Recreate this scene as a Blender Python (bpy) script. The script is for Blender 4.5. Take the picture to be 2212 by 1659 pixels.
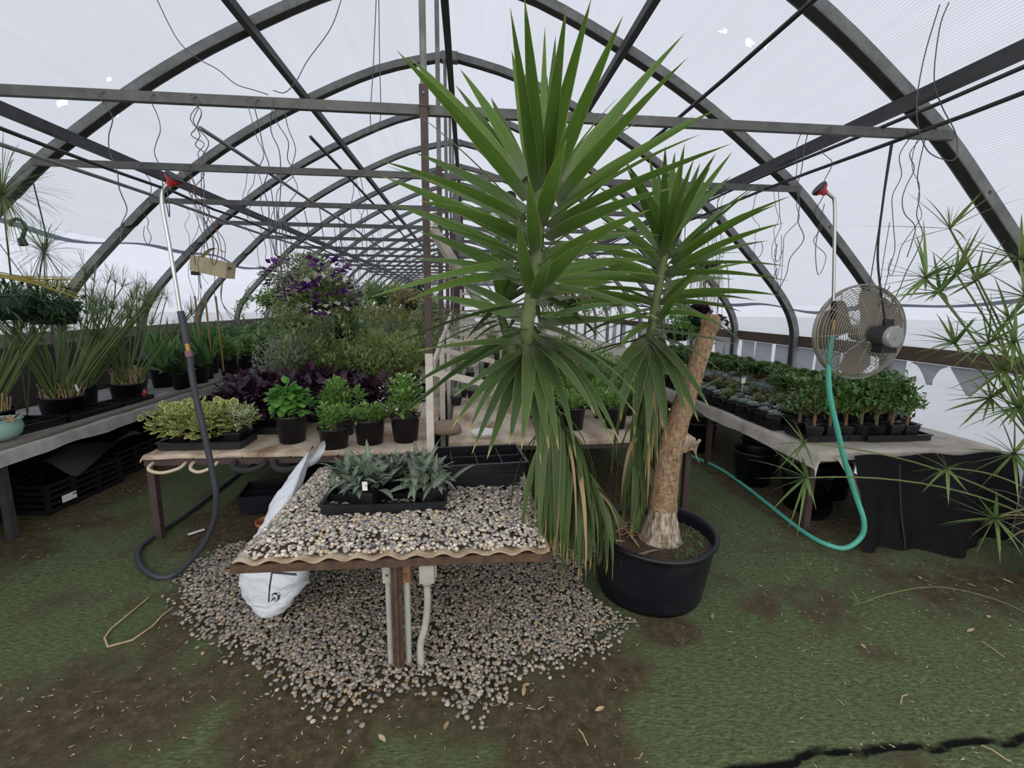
import bpy, bmesh, math, random
import numpy as np
from mathutils import Vector
for _o in list(bpy.data.objects): bpy.data.objects.remove(_o)
SC = bpy.context.scene
COL = SC.collection
# ------------------------------------------------------------------ camera
W, H, F = 2212., 1659., 1004.
YAW, PITCH, ROLL = [math.radians(a) for a in (5.38, 9.57, .58)]
CAM = np.array([0., 0., 1.6])
_f = np.array([math.sin(YAW)*math.cos(PITCH), math.cos(YAW)*math.cos(PITCH), -math.sin(PITCH)])
_r0 = np.array([math.cos(YAW), -math.sin(YAW), 0]); _u0 = np.cross(_r0, _f)
_r = math.cos(ROLL)*_r0 + math.sin(ROLL)*_u0
_u = -math.sin(ROLL)*_r0 + math.cos(ROLL)*_u0
cd = bpy.data.cameras.new('camera'); cam = bpy.data.objects.new('camera', cd); COL.objects.link(cam)
cd.sensor_fit = 'HORIZONTAL'; cd.sensor_width = 36.; cd.lens = 36.*F/W; cd.clip_start = .05; cd.clip_end = 300
from mathutils import Matrix
cam.matrix_world = Matrix(((_r[0], _u[0], -_f[0], CAM[0]), (_r[1], _u[1], -_f[1], CAM[1]), (_r[2], _u[2], -_f[2], CAM[2]), (0, 0, 0, 1)))
SC.camera = cam
# ------------------------------------------------------------------ overcast sky
wd = bpy.data.worlds.new('overcast'); SC.world = wd; wd.use_nodes = True
bg = wd.node_tree.nodes['Background']; bg.inputs[0].default_value = (1.0, .985, .97, 1); bg.inputs[1].default_value = 1.9
vs = SC.view_settings; vs.view_transform = 'Standard'; vs.look = 'None'; vs.gamma = 1.; vs.use_curve_mapping = False; vs.exposure = 0.0
SC.cycles.max_bounces = 10; SC.cycles.diffuse_bounces = 5; SC.cycles.transparent_max_bounces = 12; SC.cycles.transmission_bounces = 6
SC.cycles.caustics_reflective = False; SC.cycles.caustics_refractive = False

# ------------------------------------------------------------------ photo pixel -> place
def ray(x, y): return _f + (x-W/2)/F*_r - (y-H/2)/F*_u
def atY(x, y, Y): d = ray(x, y); return CAM + d*(Y/d[1])
def atX(x, y, X): d = ray(x, y); return CAM + d*(X/d[0])
def atZ(x, y, Z=0.): d = ray(x, y); return CAM + d*((Z-CAM[2])/d[2])
XC = -.17
RNG = np.random.default_rng(7)
random.seed(7)
def nrm(v): return v/np.maximum(np.linalg.norm(v, axis=-1, keepdims=True), 1e-9)

# ------------------------------------------------------------------ mesh builder
class G:
    def __init__(s): s.V = []; s.Fs = []; s.UV = []; s.R = []; s.n = 0
    def add(s, V, Fc, uv=None, r=0., sm=True, m=0):
        V = np.asarray(V, float).reshape(-1, 3); Fc = np.asarray(Fc, int); k = len(V)
        s.V.append(V); s.Fs.append((Fc+s.n, sm, m)); s.n += k
        s.UV.append(np.zeros((k, 2)) if uv is None else np.asarray(uv, float).reshape(-1, 2))
        s.R.append(np.full(k, r) if np.isscalar(r) else np.asarray(r, float)); return s
    def box(s, c, d, rz=0., m=0, rx=0., ry=0.):
        c = np.array(c, float); x, y, z = np.array(d, float)/2
        v = np.array([[-x,-y,-z],[x,-y,-z],[x,y,-z],[-x,y,-z],[-x,-y,z],[x,-y,z],[x,y,z],[-x,y,z]])
        if rx: v = v @ np.array([[1,0,0],[0,math.cos(rx),math.sin(rx)],[0,-math.sin(rx),math.cos(rx)]])
        if ry: v = v @ np.array([[math.cos(ry),0,-math.sin(ry)],[0,1,0],[math.sin(ry),0,math.cos(ry)]])
        if rz: v = v @ np.array([[math.cos(rz),math.sin(rz),0],[-math.sin(rz),math.cos(rz),0],[0,0,1]])
        f = [[0,3,2,1],[4,5,6,7],[0,1,5,4],[1,2,6,5],[2,3,7,6],[3,0,4,7]]
        return s.add(v+c, f, sm=False, m=m)
    def beam(s, p, q, w, h, m=0, ref=(0,0,1)):
        p = np.array(p, float); q = np.array(q, float); t = nrm(q-p); ref = np.array(ref, float)
        if abs(t@ref) > .97: ref = np.array([1., 0, 0])
        a = nrm(np.cross(t, ref)); b = np.cross(a, t)
        v = [e + sx*a*w/2 + sy*b*h/2 for e in (p, q) for sx, sy in ((-1,-1),(1,-1),(1,1),(-1,1))]
        return s.add(v, [[3,2,1,0],[4,5,6,7],[0,1,5,4],[1,2,6,5],[2,3,7,6],[3,0,4,7]], sm=False, m=m)
    def tube(s, pts, r, n=8, closed=False, m=0, rnd=0., cap=True):
        P = np.asarray(pts, float); k = len(P)
        rr = np.full(k, r, float) if np.isscalar(r) else np.asarray(r, float)
        if closed: T = np.roll(P, -1, 0)-np.roll(P, 1, 0)
        else: T = np.gradient(P, axis=0)
        T = nrm(T); ref = np.array([0., 0, 1]) if abs(T[0, 2]) < .9 else np.array([1., 0, 0])
        A = np.zeros_like(P); a = nrm(np.cross(T[0], ref))
        for i in range(k):
            a = a - T[i]*(a@T[i]); a = a/max(np.linalg.norm(a), 1e-9); A[i] = a
        B = np.cross(T, A); th = np.arange(n)*2*math.pi/n
        V = P[:, None] + rr[:, None, None]*(np.cos(th)[None, :, None]*A[:, None]+np.sin(th)[None, :, None]*B[:, None])
        kk = k if closed else k-1
        i = np.arange(kk)[:, None]; j = np.arange(n)[None]; i2 = (i+1) % k; j2 = (j+1) % n
        Fc = np.stack([i*n+j, i*n+j2, i2*n+j2, i2*n+j], -1).reshape(-1, 4)
        uv = np.stack(np.broadcast_arrays((np.arange(k)/max(k-1, 1))[:, None], (np.arange(n)/n)[None]), -1).reshape(-1, 2)
        s.add(V.reshape(-1, 3), Fc, uv, rnd, True, m)
        if cap and not closed:
            s.add(V[0], [list(range(n))[::-1]], sm=False, r=rnd, m=m); s.add(V[-1], [list(range(n))], sm=False, r=rnd, m=m)
        return s
    def lathe(s, prof, n=24, c=(0, 0, 0), m=0, rnd=0., sx=1., sy=1., sm=True):
        p = np.asarray(prof, float); th = np.arange(n)*2*math.pi/n; k = len(p)
        V = np.stack([p[:, None, 0]*np.cos(th)*sx, p[:, None, 0]*np.sin(th)*sy, np.repeat(p[:, 1:2], n, 1)], -1) + np.array(c)
        i = np.arange(k-1)[:, None]; j = np.arange(n)[None]; j2 = (j+1) % n
        Fc = np.stack([i*n+j, i*n+j2, (i+1)*n+j2, (i+1)*n+j], -1).reshape(-1, 4)
        uv = np.stack(np.broadcast_arrays((np.arange(k)/(k-1))[:, None], (np.arange(n)/n)[None]), -1).reshape(-1, 2)
        return s.add(V.reshape(-1, 3), Fc, uv, rnd, sm, m)
    def grid(s, fn, us, vs_, m=0, rnd=0., sm=True):
        V = []; uv = []
        for a in us:
            for b in vs_: V.append(fn(a, b)); uv.append((a, b))
        nu, nv = len(us), len(vs_); i = np.arange(nu-1)[:, None]; j = np.arange(nv-1)[None]
        Fc = np.stack([i*nv+j, (i+1)*nv+j, (i+1)*nv+j+1, i*nv+j+1], -1).reshape(-1, 4)
        return s.add(V, Fc, uv, rnd, sm, m)
    def leaves(s, P, D, L, Wd, curve=0., up=None, nseg=4, prof='ov', fold=.2, rnd=None, m=0, roll=None, rng=RNG):
        P = np.asarray(P, float); n = len(P); D = nrm(np.asarray(D, float))
        L = np.broadcast_to(L, n).astype(float); Wd = np.broadcast_to(Wd, n).astype(float); cv = np.broadcast_to(curve, n).astype(float)
        ref = np.tile([0., 0, 1], (n, 1)) if up is None else np.asarray(up, float)
        ref = ref + rng.normal(0, .15, (n, 3))
        t = np.linspace(0, 1, nseg+1)
        w = {'ov': np.sin(np.pi*np.clip(t*.92+.06, 0, 1))**.8, 'lance': np.minimum(1, 3.2*t+.25)*(1-t**2.2)+.01, 'blade': np.minimum(1, 2*t+.55)*(1-t**1.6)+.02,
             'line': np.where(t < .98, 1, .3), 'ob': np.where(t < .7, .25+.75*(t/.7)**1.2, np.sqrt(np.clip(1-((t-.7)/.3)**2, 0, 1)))+.02,
             'round': np.sqrt(np.clip(1-(2*t-1)**2, .004, 1))}[prof]
        cur = P.copy(); V = np.zeros((n, nseg+1, 3, 3)); d = D.copy()
        for j in range(nseg+1):
            if j: cur = cur + d*(L/nseg)[:, None]
            d = nrm(D + (cv*t[j]**1.3)[:, None]*np.array([0, 0, -1.]))
            S = nrm(np.cross(d, ref)); N = np.cross(S, d)
            if roll is not None:
                rl = np.broadcast_to(roll, n)[:, None]; S = np.cos(rl)*S+np.sin(rl)*N; N = np.cross(S, d)
            hw = (Wd*w[j]/2)[:, None]
            V[:, j, 0] = cur - S*hw + N*hw*fold; V[:, j, 1] = cur; V[:, j, 2] = cur + S*hw + N*hw*fold
        b = (np.arange(n)*(nseg+1)*3)[:, None, None]; j = (np.arange(nseg)*3)[None, :, None]; e = np.array([0, 1])[None, None]
        o = b+j+e; Fc = np.stack([o, o+1, o+4, o+3], -1).reshape(-1, 4)
        uv = np.zeros((n, nseg+1, 3, 2)); uv[..., 0] = t[None, :, None]; uv[..., 1] = np.array([0, .5, 1])
        if rnd is None: rnd = rng.random(n)
        rr = np.repeat(np.broadcast_to(rnd, n), (nseg+1)*3)
        return s.add(V.reshape(-1, 3), Fc, uv.reshape(-1, 2), rr, True, m)
    def build(s, name, mats, parent=None, kind=None, off=None):
        me = bpy.data.meshes.new(name); V = np.concatenate(s.V)
        if parent is not None and off is None: off = np.array(parent.location) if parent.parent is None else np.array(parent.location)+np.array(parent.parent.location)
        if off is not None: V = V-np.asarray(off)
        tot = [f.shape[1] for f, a, b in s.Fs for _ in range(len(f))]
        lv = np.concatenate([f.ravel() for f, a, b in s.Fs]); tot = np.array(tot)
        st = np.concatenate([[0], np.cumsum(tot)[:-1]])
        me.vertices.add(len(V)); me.vertices.foreach_set('co', V.ravel())
        me.loops.add(len(lv)); me.loops.foreach_set('vertex_index', lv)
        me.polygons.add(len(tot)); me.polygons.foreach_set('loop_start', st); me.polygons.foreach_set('loop_total', tot)
        me.polygons.foreach_set('use_smooth', np.concatenate([np.full(len(f), a) for f, a, b in s.Fs]))
        me.polygons.foreach_set('material_index', np.concatenate([np.full(len(f), b) for f, a, b in s.Fs]))
        uvl = me.uv_layers.new(name='UVMap'); uvl.data.foreach_set('uv', np.concatenate(s.UV)[lv].ravel())
        at = me.attributes.new('rnd', 'FLOAT', 'POINT'); at.data.foreach_set('value', np.concatenate(s.R))
        for mm in (mats if isinstance(mats, (list, tuple)) else [mats]): me.materials.append(mm)
        me.update(calc_edges=True); me.validate()
        o = bpy.data.objects.new(name, me); COL.objects.link(o)
        if parent is not None: o.parent = parent
        if kind: o['kind'] = kind
        return o
def tag(o, label, cat, group=None):
    o['label'] = label; o['category'] = cat
    if group: o['group'] = group
    return o
def thing(name, label, cat, loc=(0, 0, 0), group=None):
    o = bpy.data.objects.new(name, None); COL.objects.link(o); o.location = [float(a) for a in loc]; o.empty_display_size = .05
    return tag(o, label, cat, group)
def dup(root, loc, rz=0., sc=1., label=None, group=None):
    r = root.copy(); COL.objects.link(r); r.location = [float(a) for a in loc]; r.rotation_euler = (0, 0, rz); r.scale = (sc, sc, sc) if np.isscalar(sc) else sc
    if label: r['label'] = label
    if group: r['group'] = group
    for ch in list(root.children):
        c = ch.copy(); COL.objects.link(c); c.parent = r
        for g in ch.children:
            d = g.copy(); COL.objects.link(d); d.parent = c
    return r
class Proto:
    """first use places the model itself, later uses copies"""
    def __init__(s, root): s.root = root; s.used = False
    def put(s, loc, rz=0., sc=1., label=None, group=None):
        if not s.used:
            s.used = True; r = s.root; r.location = [float(a) for a in loc]; r.rotation_euler = (0, 0, rz); r.scale = (sc, sc, sc) if np.isscalar(sc) else sc
            if label: r['label'] = label
            if group: r['group'] = group
            return r
        return dup(s.root, loc, rz, sc, label, group)
def catmull(P, k=6, closed=False):
    P = np.asarray(P, float); n = len(P); out = []
    for i in range(n if closed else n-1):
        p0, p1, p2, p3 = [P[j % n] if closed else P[min(max(j, 0), n-1)] for j in (i-1, i, i+1, i+2)]
        for t in np.arange(k)/k:
            out.append(.5*(2*p1+(p2-p0)*t+(2*p0-5*p1+4*p2-p3)*t*t+(3*p1-p0-3*p2+p3)*t**3))
    if not closed: out.append(P[-1])
    return np.array(out)

# ------------------------------------------------------------------ materials
def nt(name):
    m = bpy.data.materials.new(name); m.use_nodes = True; t = m.node_tree; t.nodes.clear()
    out = t.nodes.new('ShaderNodeOutputMaterial')
    def N(kind, ins=None, **kw):
        n = t.nodes.new(kind)
        for k, v in kw.items(): setattr(n, k, v)
        for k, v in (ins or {}).items():
            if isinstance(v, bpy.types.NodeSocket): t.links.new(v, n.inputs[k])
            else: n.inputs[k].default_value = v
        return n
    return m, t, out, N
def c4(c): return (*c, 1.) if len(c) == 3 else c
def ramp(N, fac, stops, interp='LINEAR'):
    r = N('ShaderNodeValToRGB', {'Fac': fac}); e = r.color_ramp; e.interpolation = interp
    while len(e.elements) < len(stops): e.elements.new(.5)
    for el, (p, c) in zip(e.elements, stops): el.position = p; el.color = c4(c)
    return r.outputs[0]
def mixc(N, f, a, b, mode='MIX'):
    n = N('ShaderNodeMix', data_type='RGBA', blend_type=mode)
    for idx, v in ((0, f), (6, a), (7, b)):
        if isinstance(v, bpy.types.NodeSocket): n.id_data.links.new(v, n.inputs[idx])
        else: n.inputs[idx].default_value = v if idx == 0 else c4(v)
    return n.outputs[2]
def M(name, c, rough=.6, metal=0., var=None, scale=6., lo=.35, hi=.65, bump=0., bscale=60., stretch=None, spec=.4, transl=0., coord='Object'):
    m, t, out, N = nt(name)
    tc = N('ShaderNodeTexCoord'); vec = tc.outputs[coord]
    if stretch: vec = N('ShaderNodeMapping', {'Vector': vec, 'Scale': stretch}).outputs[0]
    col = c4(c); p = N('ShaderNodeBsdfPrincipled', {'Roughness': rough, 'Metallic': metal, 'Specular IOR Level': spec})
    if var is not None:
        nz = N('ShaderNodeTexNoise', {'Vector': vec, 'Scale': scale, 'Detail': 6., 'Roughness': .65})
        col = ramp(N, nz.outputs[0], [(lo, c), (hi, var)])
        t.links.new(col, p.inputs['Base Color'])
    else: p.inputs['Base Color'].default_value = col
    if bump:
        bz = N('ShaderNodeTexNoise', {'Vector': vec, 'Scale': bscale, 'Detail': 4.})
        b = N('ShaderNodeBump', {'Strength': bump, 'Distance': .01, 'Height': bz.outputs[0]}); t.links.new(b.outputs[0], p.inputs['Normal'])
    sh = p.outputs[0]
    if transl:
        tr = N('ShaderNodeBsdfTranslucent'); 
        if isinstance(col, bpy.types.NodeSocket): t.links.new(col, tr.inputs[0])
        else: tr.inputs[0].default_value = col
        sh = N('ShaderNodeMixShader', {0: transl, 1: sh, 2: tr.outputs[0]}).outputs[0]
    t.links.new(sh, out.inputs[0]); return m
def leafM(name, cols, margin=None, mw=.3, edge=None, vein=0., tip=None, tp=.9, rough=.42, transl=.36, mid=None, base=None, spec=.4, spots=None):
    """colour varies leaf by leaf (rnd); margins, midribs, tips follow the leaf's own UVs"""
    m, t, out, N = nt(name)
    at = N('ShaderNodeAttribute', attribute_name='rnd'); uv = N('ShaderNodeUVMap'); sp = N('ShaderNodeSeparateXYZ', {0: uv.outputs[0]})
    k = len(cols); col = ramp(N, at.outputs['Fac'], [(i/max(k-1, 1), c) for i, c in enumerate(cols)])
    dist = N('ShaderNodeMath', {0: sp.outputs[1], 1: .5}, operation='SUBTRACT'); dist = N('ShaderNodeMath', {0: dist.outputs[0]}, operation='ABSOLUTE')
    if spots:
        tc = N('ShaderNodeTexCoord'); nz = N('ShaderNodeTexNoise', {'Vector': tc.outputs['Object'], 'Scale': spots[1], 'Detail': 3.})
        col = mixc(N, ramp(N, nz.outputs[0], [(.5, (0, 0, 0)), (.62, (1, 1, 1))]), col, spots[0])
    if mid: col = mixc(N, ramp(N, dist.outputs[0], [(0., (1, 1, 1)), (.12, (0, 0, 0))]), col, mid)
    if margin:
        tc = N('ShaderNodeTexCoord'); nz = N('ShaderNodeTexNoise', {'Vector': tc.outputs['Object'], 'Scale': 45., 'Detail': 2.})
        a = N('ShaderNodeMath', {0: nz.outputs[0], 1: .25, 2: dist.outputs[0]}, operation='MULTIPLY_ADD')
        t2 = N('ShaderNodeMath', {0: sp.outputs[0], 1: .5}, operation='SUBTRACT'); t2 = N('ShaderNodeMath', {0: t2.outputs[0]}, operation='ABSOLUTE')
        mx = N('ShaderNodeMath', {0: a.outputs[0], 1: N('ShaderNodeMath', {0: t2.outputs[0], 1: .11}, operation='ADD').outputs[0]}, operation='MAXIMUM')
        col = mixc(N, ramp(N, mx.outputs[0], [(.62-mw-.03, (0, 0, 0)), (.62-mw+.03, (1, 1, 1))]), col, margin)
    if vein:   # fine lengthwise streaks of the blade
        mp = N('ShaderNodeMapping', {'Vector': uv.outputs[0], 'Scale': (5., 22., 1.)}); 
        ad = N('ShaderNodeVectorMath', {0: mp.outputs[0], 1: N('ShaderNodeVectorMath', {0: N('ShaderNodeCombineXYZ', {0: at.outputs['Fac'], 1: at.outputs['Fac']}).outputs[0], 1: (90., 50., 0)}, operation='MULTIPLY').outputs[0]}, operation='ADD')
        nz = N('ShaderNodeTexNoise', {'Vector': ad.outputs[0], 'Scale': 1., 'Detail': 4.}); col = mixc(N, ramp(N, nz.outputs[0], [(.38, (vein,)*3), (.62, (0, 0, 0))]), col, tuple(a*.45 for a in cols[0]))
    if edge: col = mixc(N, ramp(N, dist.outputs[0], [(.44, (0, 0, 0)), (.47, (1, 1, 1))]), col, edge)
    if base: col = mixc(N, ramp(N, sp.outputs[0], [(0., (1, 1, 1)), (.2, (0, 0, 0))]), col, base)
    if tip: col = mixc(N, ramp(N, sp.outputs[0], [(tp, (0, 0, 0)), (min(1., tp+.08), (1, 1, 1))]), col, tip)
    p = N('ShaderNodeBsdfPrincipled', {'Base Color': col, 'Roughness': rough, 'Specular IOR Level': spec}); sh = p.outputs[0]
    if transl:
        tr = N('ShaderNodeBsdfTranslucent', {0: col}); sh = N('ShaderNodeMixShader', {0: transl, 1: sh, 2: tr.outputs[0]}).outputs[0]
    t.links.new(sh, out.inputs[0]); return m
def filmM(name, tint, transp, ribs=0., streak=.12, holes=()):
    """milky translucent greenhouse sheet"""
    m, t, out, N = nt(name)
    uv = N('ShaderNodeUVMap'); mp = N('ShaderNodeMapping', {'Vector': uv.outputs[0], 'Scale': (.35, 9., 1.)})
    nz = N('ShaderNodeTexNoise', {'Vector': mp.outputs[0], 'Scale': 1., 'Detail': 6., 'Roughness': .7})
    nb = N('ShaderNodeTexNoise', {'Vector': uv.outputs[0], 'Scale': .7, 'Detail': 4.})
    dk = tuple(a*(1-streak) for a in tint)
    col = ramp(N, nz.outputs[0], [(.35, dk), (.62, tint)])
    pk = ramp(N, nz.outputs[0], [(.66, (0, 0, 0)), (.78, (.5, .5, .5))])
    col = mixc(N, pk, col, (tint[0]*.92, tint[1]*.78, tint[2]*.76))
    col = mixc(N, ramp(N, nb.outputs[0], [(.35, (0, 0, 0)), (.7, (.45, .45, .45))]), col, tuple(a*.88 for a in tint))
    if ribs:
        sp = N('ShaderNodeSeparateXYZ', {0: uv.outputs[0]})
        s = N('ShaderNodeMath', {0: sp.outputs[1], 1: 2*math.pi/.016}, operation='MULTIPLY'); s = N('ShaderNodeMath', {0: s.outputs[0]}, operation='SINE')
        col = mixc(N, ramp(N, s.outputs[0], [(0., (0, 0, 0)), (1., (ribs,)*3)]), col, tuple(a*.72 for a in tint))
    tl = N('ShaderNodeBsdfTranslucent', {0: col}); tp = N('ShaderNodeBsdfTransparent', {0: col})
    fac = N('ShaderNodeValue'); fac.outputs[0].default_value = transp; fac = fac.outputs[0]
    sh = N('ShaderNodeMixShader', {0: fac, 1: tl.outputs[0], 2: tp.outputs[0]}).outputs[0]
    if holes:   # tears: bare openings in the sheet
        nz2 = N('ShaderNodeTexNoise', {'Vector': uv.outputs[0], 'Scale': 22., 'Detail': 3.})
        wob = N('ShaderNodeMath', {0: nz2.outputs[0], 1: .5}, operation='SUBTRACT'); tot = None
        for hx, hy, hr in holes:
            d = N('ShaderNodeVectorMath', {0: uv.outputs[0], 1: (hx, hy, 0)}, operation='DISTANCE')
            d = N('ShaderNodeMath', {0: wob.outputs[0], 1: hr*4.5, 2: d.outputs['Value']}, operation='MULTIPLY_ADD')
            d = N('ShaderNodeMath', {0: d.outputs[0], 1: hr}, operation='LESS_THAN').outputs[0]
            tot = d if tot is None else N('ShaderNodeMath', {0: tot, 1: d}, operation='MAXIMUM').outputs[0]
        op = N('ShaderNodeBsdfTransparent'); sh = N('ShaderNodeMixShader', {0: tot, 1: sh, 2: op.outputs[0]}).outputs[0]
    t.links.new(sh, out.inputs[0]); return m
TIEM = M('dull_galvanized_tie', (.15, .15, .148), .5, .1, (.10, .10, .10), 9., spec=.3)
STEEL = M('galvanized_steel', (.25, .255, .25), .5, .1, (.15, .155, .15), 9., bump=.05, spec=.3)
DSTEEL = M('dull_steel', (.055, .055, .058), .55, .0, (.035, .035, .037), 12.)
BROWN = M('brown_paint', (.085, .055, .05), .55, 0, (.06, .04, .04), 10.)
WHITEP = M('chipped_white_paint', (.62, .58, .52), .6, 0, (.45, .40, .34), 14., .45, .72, bump=.1)
RUST = M('rusty_steel', (.13, .075, .045), .8, .2, (.05, .035, .03), 22., bump=.4, bscale=90.)
RUSTY = M('rust_orange', (.3, .15, .06), .8, .1, (.16, .08, .05), 25., bump=.3)
BLACKP = M('black_plastic', (.007, .007, .011), .38, 0, (.013, .013, .017), 9., spec=.5)
BLACKD = M('dusty_black_plastic', (.006, .006, .012), .4, 0, (.022, .02, .022), 5., .5, .8, bump=.05)
GREENP = M('dark_green_plastic', (.02, .045, .035), .4)
TERRA = M('terracotta', (.42, .15, .07), .8, 0, (.32, .11, .06), 12.)
TEALC = M('glazed_teal', (.24, .42, .38), .18, 0, (.3, .46, .42), 5., spec=.6)
RUBBER = M('dark_hose_rubber', (.045, .048, .062), .45)
TEALH = M('teal_hose', (.09, .42, .33), .35, spec=.5)
FOAM = M('black_foam', (.03, .03, .032), .85, bump=.15, bscale=200.)
CREAMF = M('cream_hose', (.62, .52, .38), .55)
PVC = M('grey_pvc', (.42, .42, .38), .45, 0, (.33, .33, .30), 8.)
WOOD = M('weathered_wood', (.27, .24, .21), .8, 0, (.18, .16, .14), 3., stretch=(1, .12, 1), bump=.3, bscale=30.)
WOODB = M('brown_board', (.13, .09, .065), .8, 0, (.08, .055, .04), 4., stretch=(1, .1, 1), bump=.2)
DARKB = M('dark_skirt_panel', (.07, .065, .062), .85, 0, (.045, .042, .042), 3.)
FABG = M('grey_fabric', (.54, .54, .52), .9, 0, (.36, .36, .35), 7., bump=.15, bscale=120., transl=.12)
FABC = M('dirty_cream_cover', (.62, .52, .42), .85, 0, (.24, .15, .085), 3.5, .40, .64, bump=.25, bscale=40., stretch=(1, .5, 1))
FABW = M('dusty_grey_cover', (.50, .46, .41), .88, 0, (.27, .23, .19), 4., .45, .75, bump=.25, bscale=40.)
SHADE = M('black_shade_cloth', (.006, .006, .008), .8, 0, (.012, .011, .012), 5., bump=.25, bscale=9., spec=.12)
SOIL = M('potting_soil', (.055, .035, .025), .95, 0, (.12, .085, .06), 45., .5, .75, bump=.8, bscale=80.)
def bark_mat():
    m, t, out, N = nt('ringed_bark'); tc = N('ShaderNodeTexCoord')
    wv = N('ShaderNodeTexWave', {'Vector': tc.outputs['Object'], 'Scale': 9., 'Distortion': 11., 'Detail': 5., 'Detail Scale': 2.}, bands_direction='Z')
    nz = N('ShaderNodeTexNoise', {'Vector': N('ShaderNodeMapping', {'Vector': tc.outputs['Object'], 'Scale': (1, 1, .35)}).outputs[0], 'Scale': 60., 'Detail': 7., 'Roughness': .75})
    col = ramp(N, nz.outputs[0], [(.33, (.12, .07, .04)), (.5, (.36, .24, .15)), (.68, (.52, .39, .26))])
    col = mixc(N, ramp(N, wv.outputs[0], [(.0, (.3, .3, .3)), (.2, (0, 0, 0))]), col, (.15, .09, .055))
    h = N('ShaderNodeMath', {0: wv.outputs[0], 1: .35, 2: nz.outputs[0]}, operation='MULTIPLY_ADD'); b = N('ShaderNodeBump', {'Strength': 1., 'Distance': .012, 'Height': h.outputs[0]})
    p = N('ShaderNodeBsdfPrincipled', {'Base Color': col, 'Roughness': .9, 'Specular IOR Level': .2, 'Normal': b.outputs[0]}); t.links.new(p.outputs[0], out.inputs[0]); return m
BARK = bark_mat()
BARKB = M('pale_swollen_bark', (.50, .42, .34), .9, 0, (.17, .12, .09), 26., .42, .6, bump=1., bscale=40., stretch=(1.6, 1.6, .3))
STEMG = M('green_stem', (.10, .15, .05), .5, 0, (.14, .17, .06), 12.)
PSTEM = M('papyrus_stem', (.12, .20, .06), .5, 0, (.17, .23, .08), 9.)
STEMB = M('woody_stem', (.20, .13, .07), .8)
STRAW = M('dry_straw', (.56, .43, .27), .8, 0, (.36, .25, .14), 12., transl=.1)
BAMBOO = M('bamboo_stake', (.38, .22, .10), .6)
RED = M('red_plastic', (.55, .03, .035), .35)
ALU = M('brushed_aluminium', (.62, .62, .62), .3, .9)
BRASS = M('aged_brass', (.35, .24, .10), .4, .8)
CREAMB = M('cream_housing', (.55, .48, .33), .6, 0, (.42, .34, .20), 10.)
WIRE = M('tie_wire', (.11, .11, .12), .5, .4)
REDW = M('red_wire', (.35, .06, .04), .5)
CABLE = M('black_cable', (.02, .02, .022), .5)
TAGW = M('white_label', (.80, .79, .76), .5)
FANM = M('fan_blade_metal', (.27, .23, .19), .5, .2, (.21, .175, .14), 5.)
CAGE = M('fan_cage_wire', (.36, .34, .30), .45, .5)
MOTOR = M('motor_grey', (.40, .40, .39), .4, .4)
DUCT = M('pale_green_duct', (.30, .40, .36), .5)
STONE = M('tan_stone', (.33, .25, .17), .9, 0, (.25, .19, .14), 14., bump=.4)
# ================================================================== the greenhouse shell
HP = catmull([(0, 4.02), (.7, 3.85), (1.5, 3.49), (2.1, 3.15), (2.6, 2.80), (2.9, 2.57), (3.2, 2.28), (3.6, 1.87), (3.8, 1.62), (3.90, 1.42), (3.935, 1.2), (3.94, .6), (3.94, 0)], 4)
def offset(P, d):
    T = nrm(np.gradient(P, axis=0)); Nn = np.stack([-T[:, 1], T[:, 0]], -1)
    Nn[Nn[:, 0]+Nn[:, 1] < 0] *= -1
    return P + Nn*d
FP = offset(HP, .052); FP[0, 0] = 0.
FS = np.concatenate([[0], np.cumsum(np.linalg.norm(np.diff(FP, axis=0), axis=1))])
def zprof(x): return np.interp(abs(x-XC), FP[:, 0], FP[:, 1])
def film_hit(px, py):
    d = ray(px, py); lo, hi = .3, 40.
    ins = lambda t: (CAM+d*t)[2] < zprof((CAM+d*t)[0]) and abs((CAM+d*t)[0]-XC) < 3.99
    for _ in range(50):
        mid = (lo+hi)/2
        if ins(mid): lo = mid
        else: hi = mid
    p = CAM+d*lo; s = np.interp(p[2], FP[::-1, 1], FS[::-1]); return p, s*(1 if p[0] > XC else -1)
Y0, Y1 = .8, 24.4   # near sheeting left off, out of view, to let in more sky light
YF = -1.6
HOOPS = [2.63+1.225*k for k in range(-1, 18)]
holesL = [(film_hit(x, y)[0][1], -film_hit(x, y)[1]*-1, r) for x, y, r in ((243, 242, .045), (132, 222, .03), (235, 172, .015))]
holesR = [(film_hit(x, y)[0][1], film_hit(x, y)[1], r) for x, y, r in ((1564, 66, .022), (1617, 90, .03), (1654, 97, .024))]
FILML = filmM('milky_sheet_left', (0.371, 0.398, 0.450), .35, 0., .07, holesL)
FILMR = filmM('ribbed_sheet_right', (0.414, 0.439, 0.501), .35, .8, .07, holesR)
FILMW = filmM('bright_curtain_sheet', (0.439, 0.470, 0.538), .30, 0., .06)
SEAM = {-1: 2.20, 1: 1.63}
def sheet(name, side, s0, s1, mat, off=0., kind='structure'):
    g = G(); ss = np.linspace(s0, s1, max(4, int((s1-s0)/.12)+1)); ys = np.linspace(Y0, Y1, 93)
    fn = lambda a, b: (XC+side*(np.interp(a, FS, FP[:, 0])+off), b, np.interp(a, FS, FP[:, 1])+(off if a < 1 else 0))
    i = g.n; V = []; uv = []
    for a in ss:
        for b in ys: V.append(fn(a, b)); uv.append((b, side*a))
    nu, nv = len(ss), len(ys); i = np.arange(nu-1)[:, None]; j = np.arange(nv-1)[None]
    Fc = np.stack([i*nv+j, (i+1)*nv+j, (i+1)*nv+j+1, i*nv+j+1], -1).reshape(-1, 4)
    g.add(V, Fc, uv); return g
sZ = lambda z: np.interp(-z, -FP[:, 1], FS)
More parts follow.
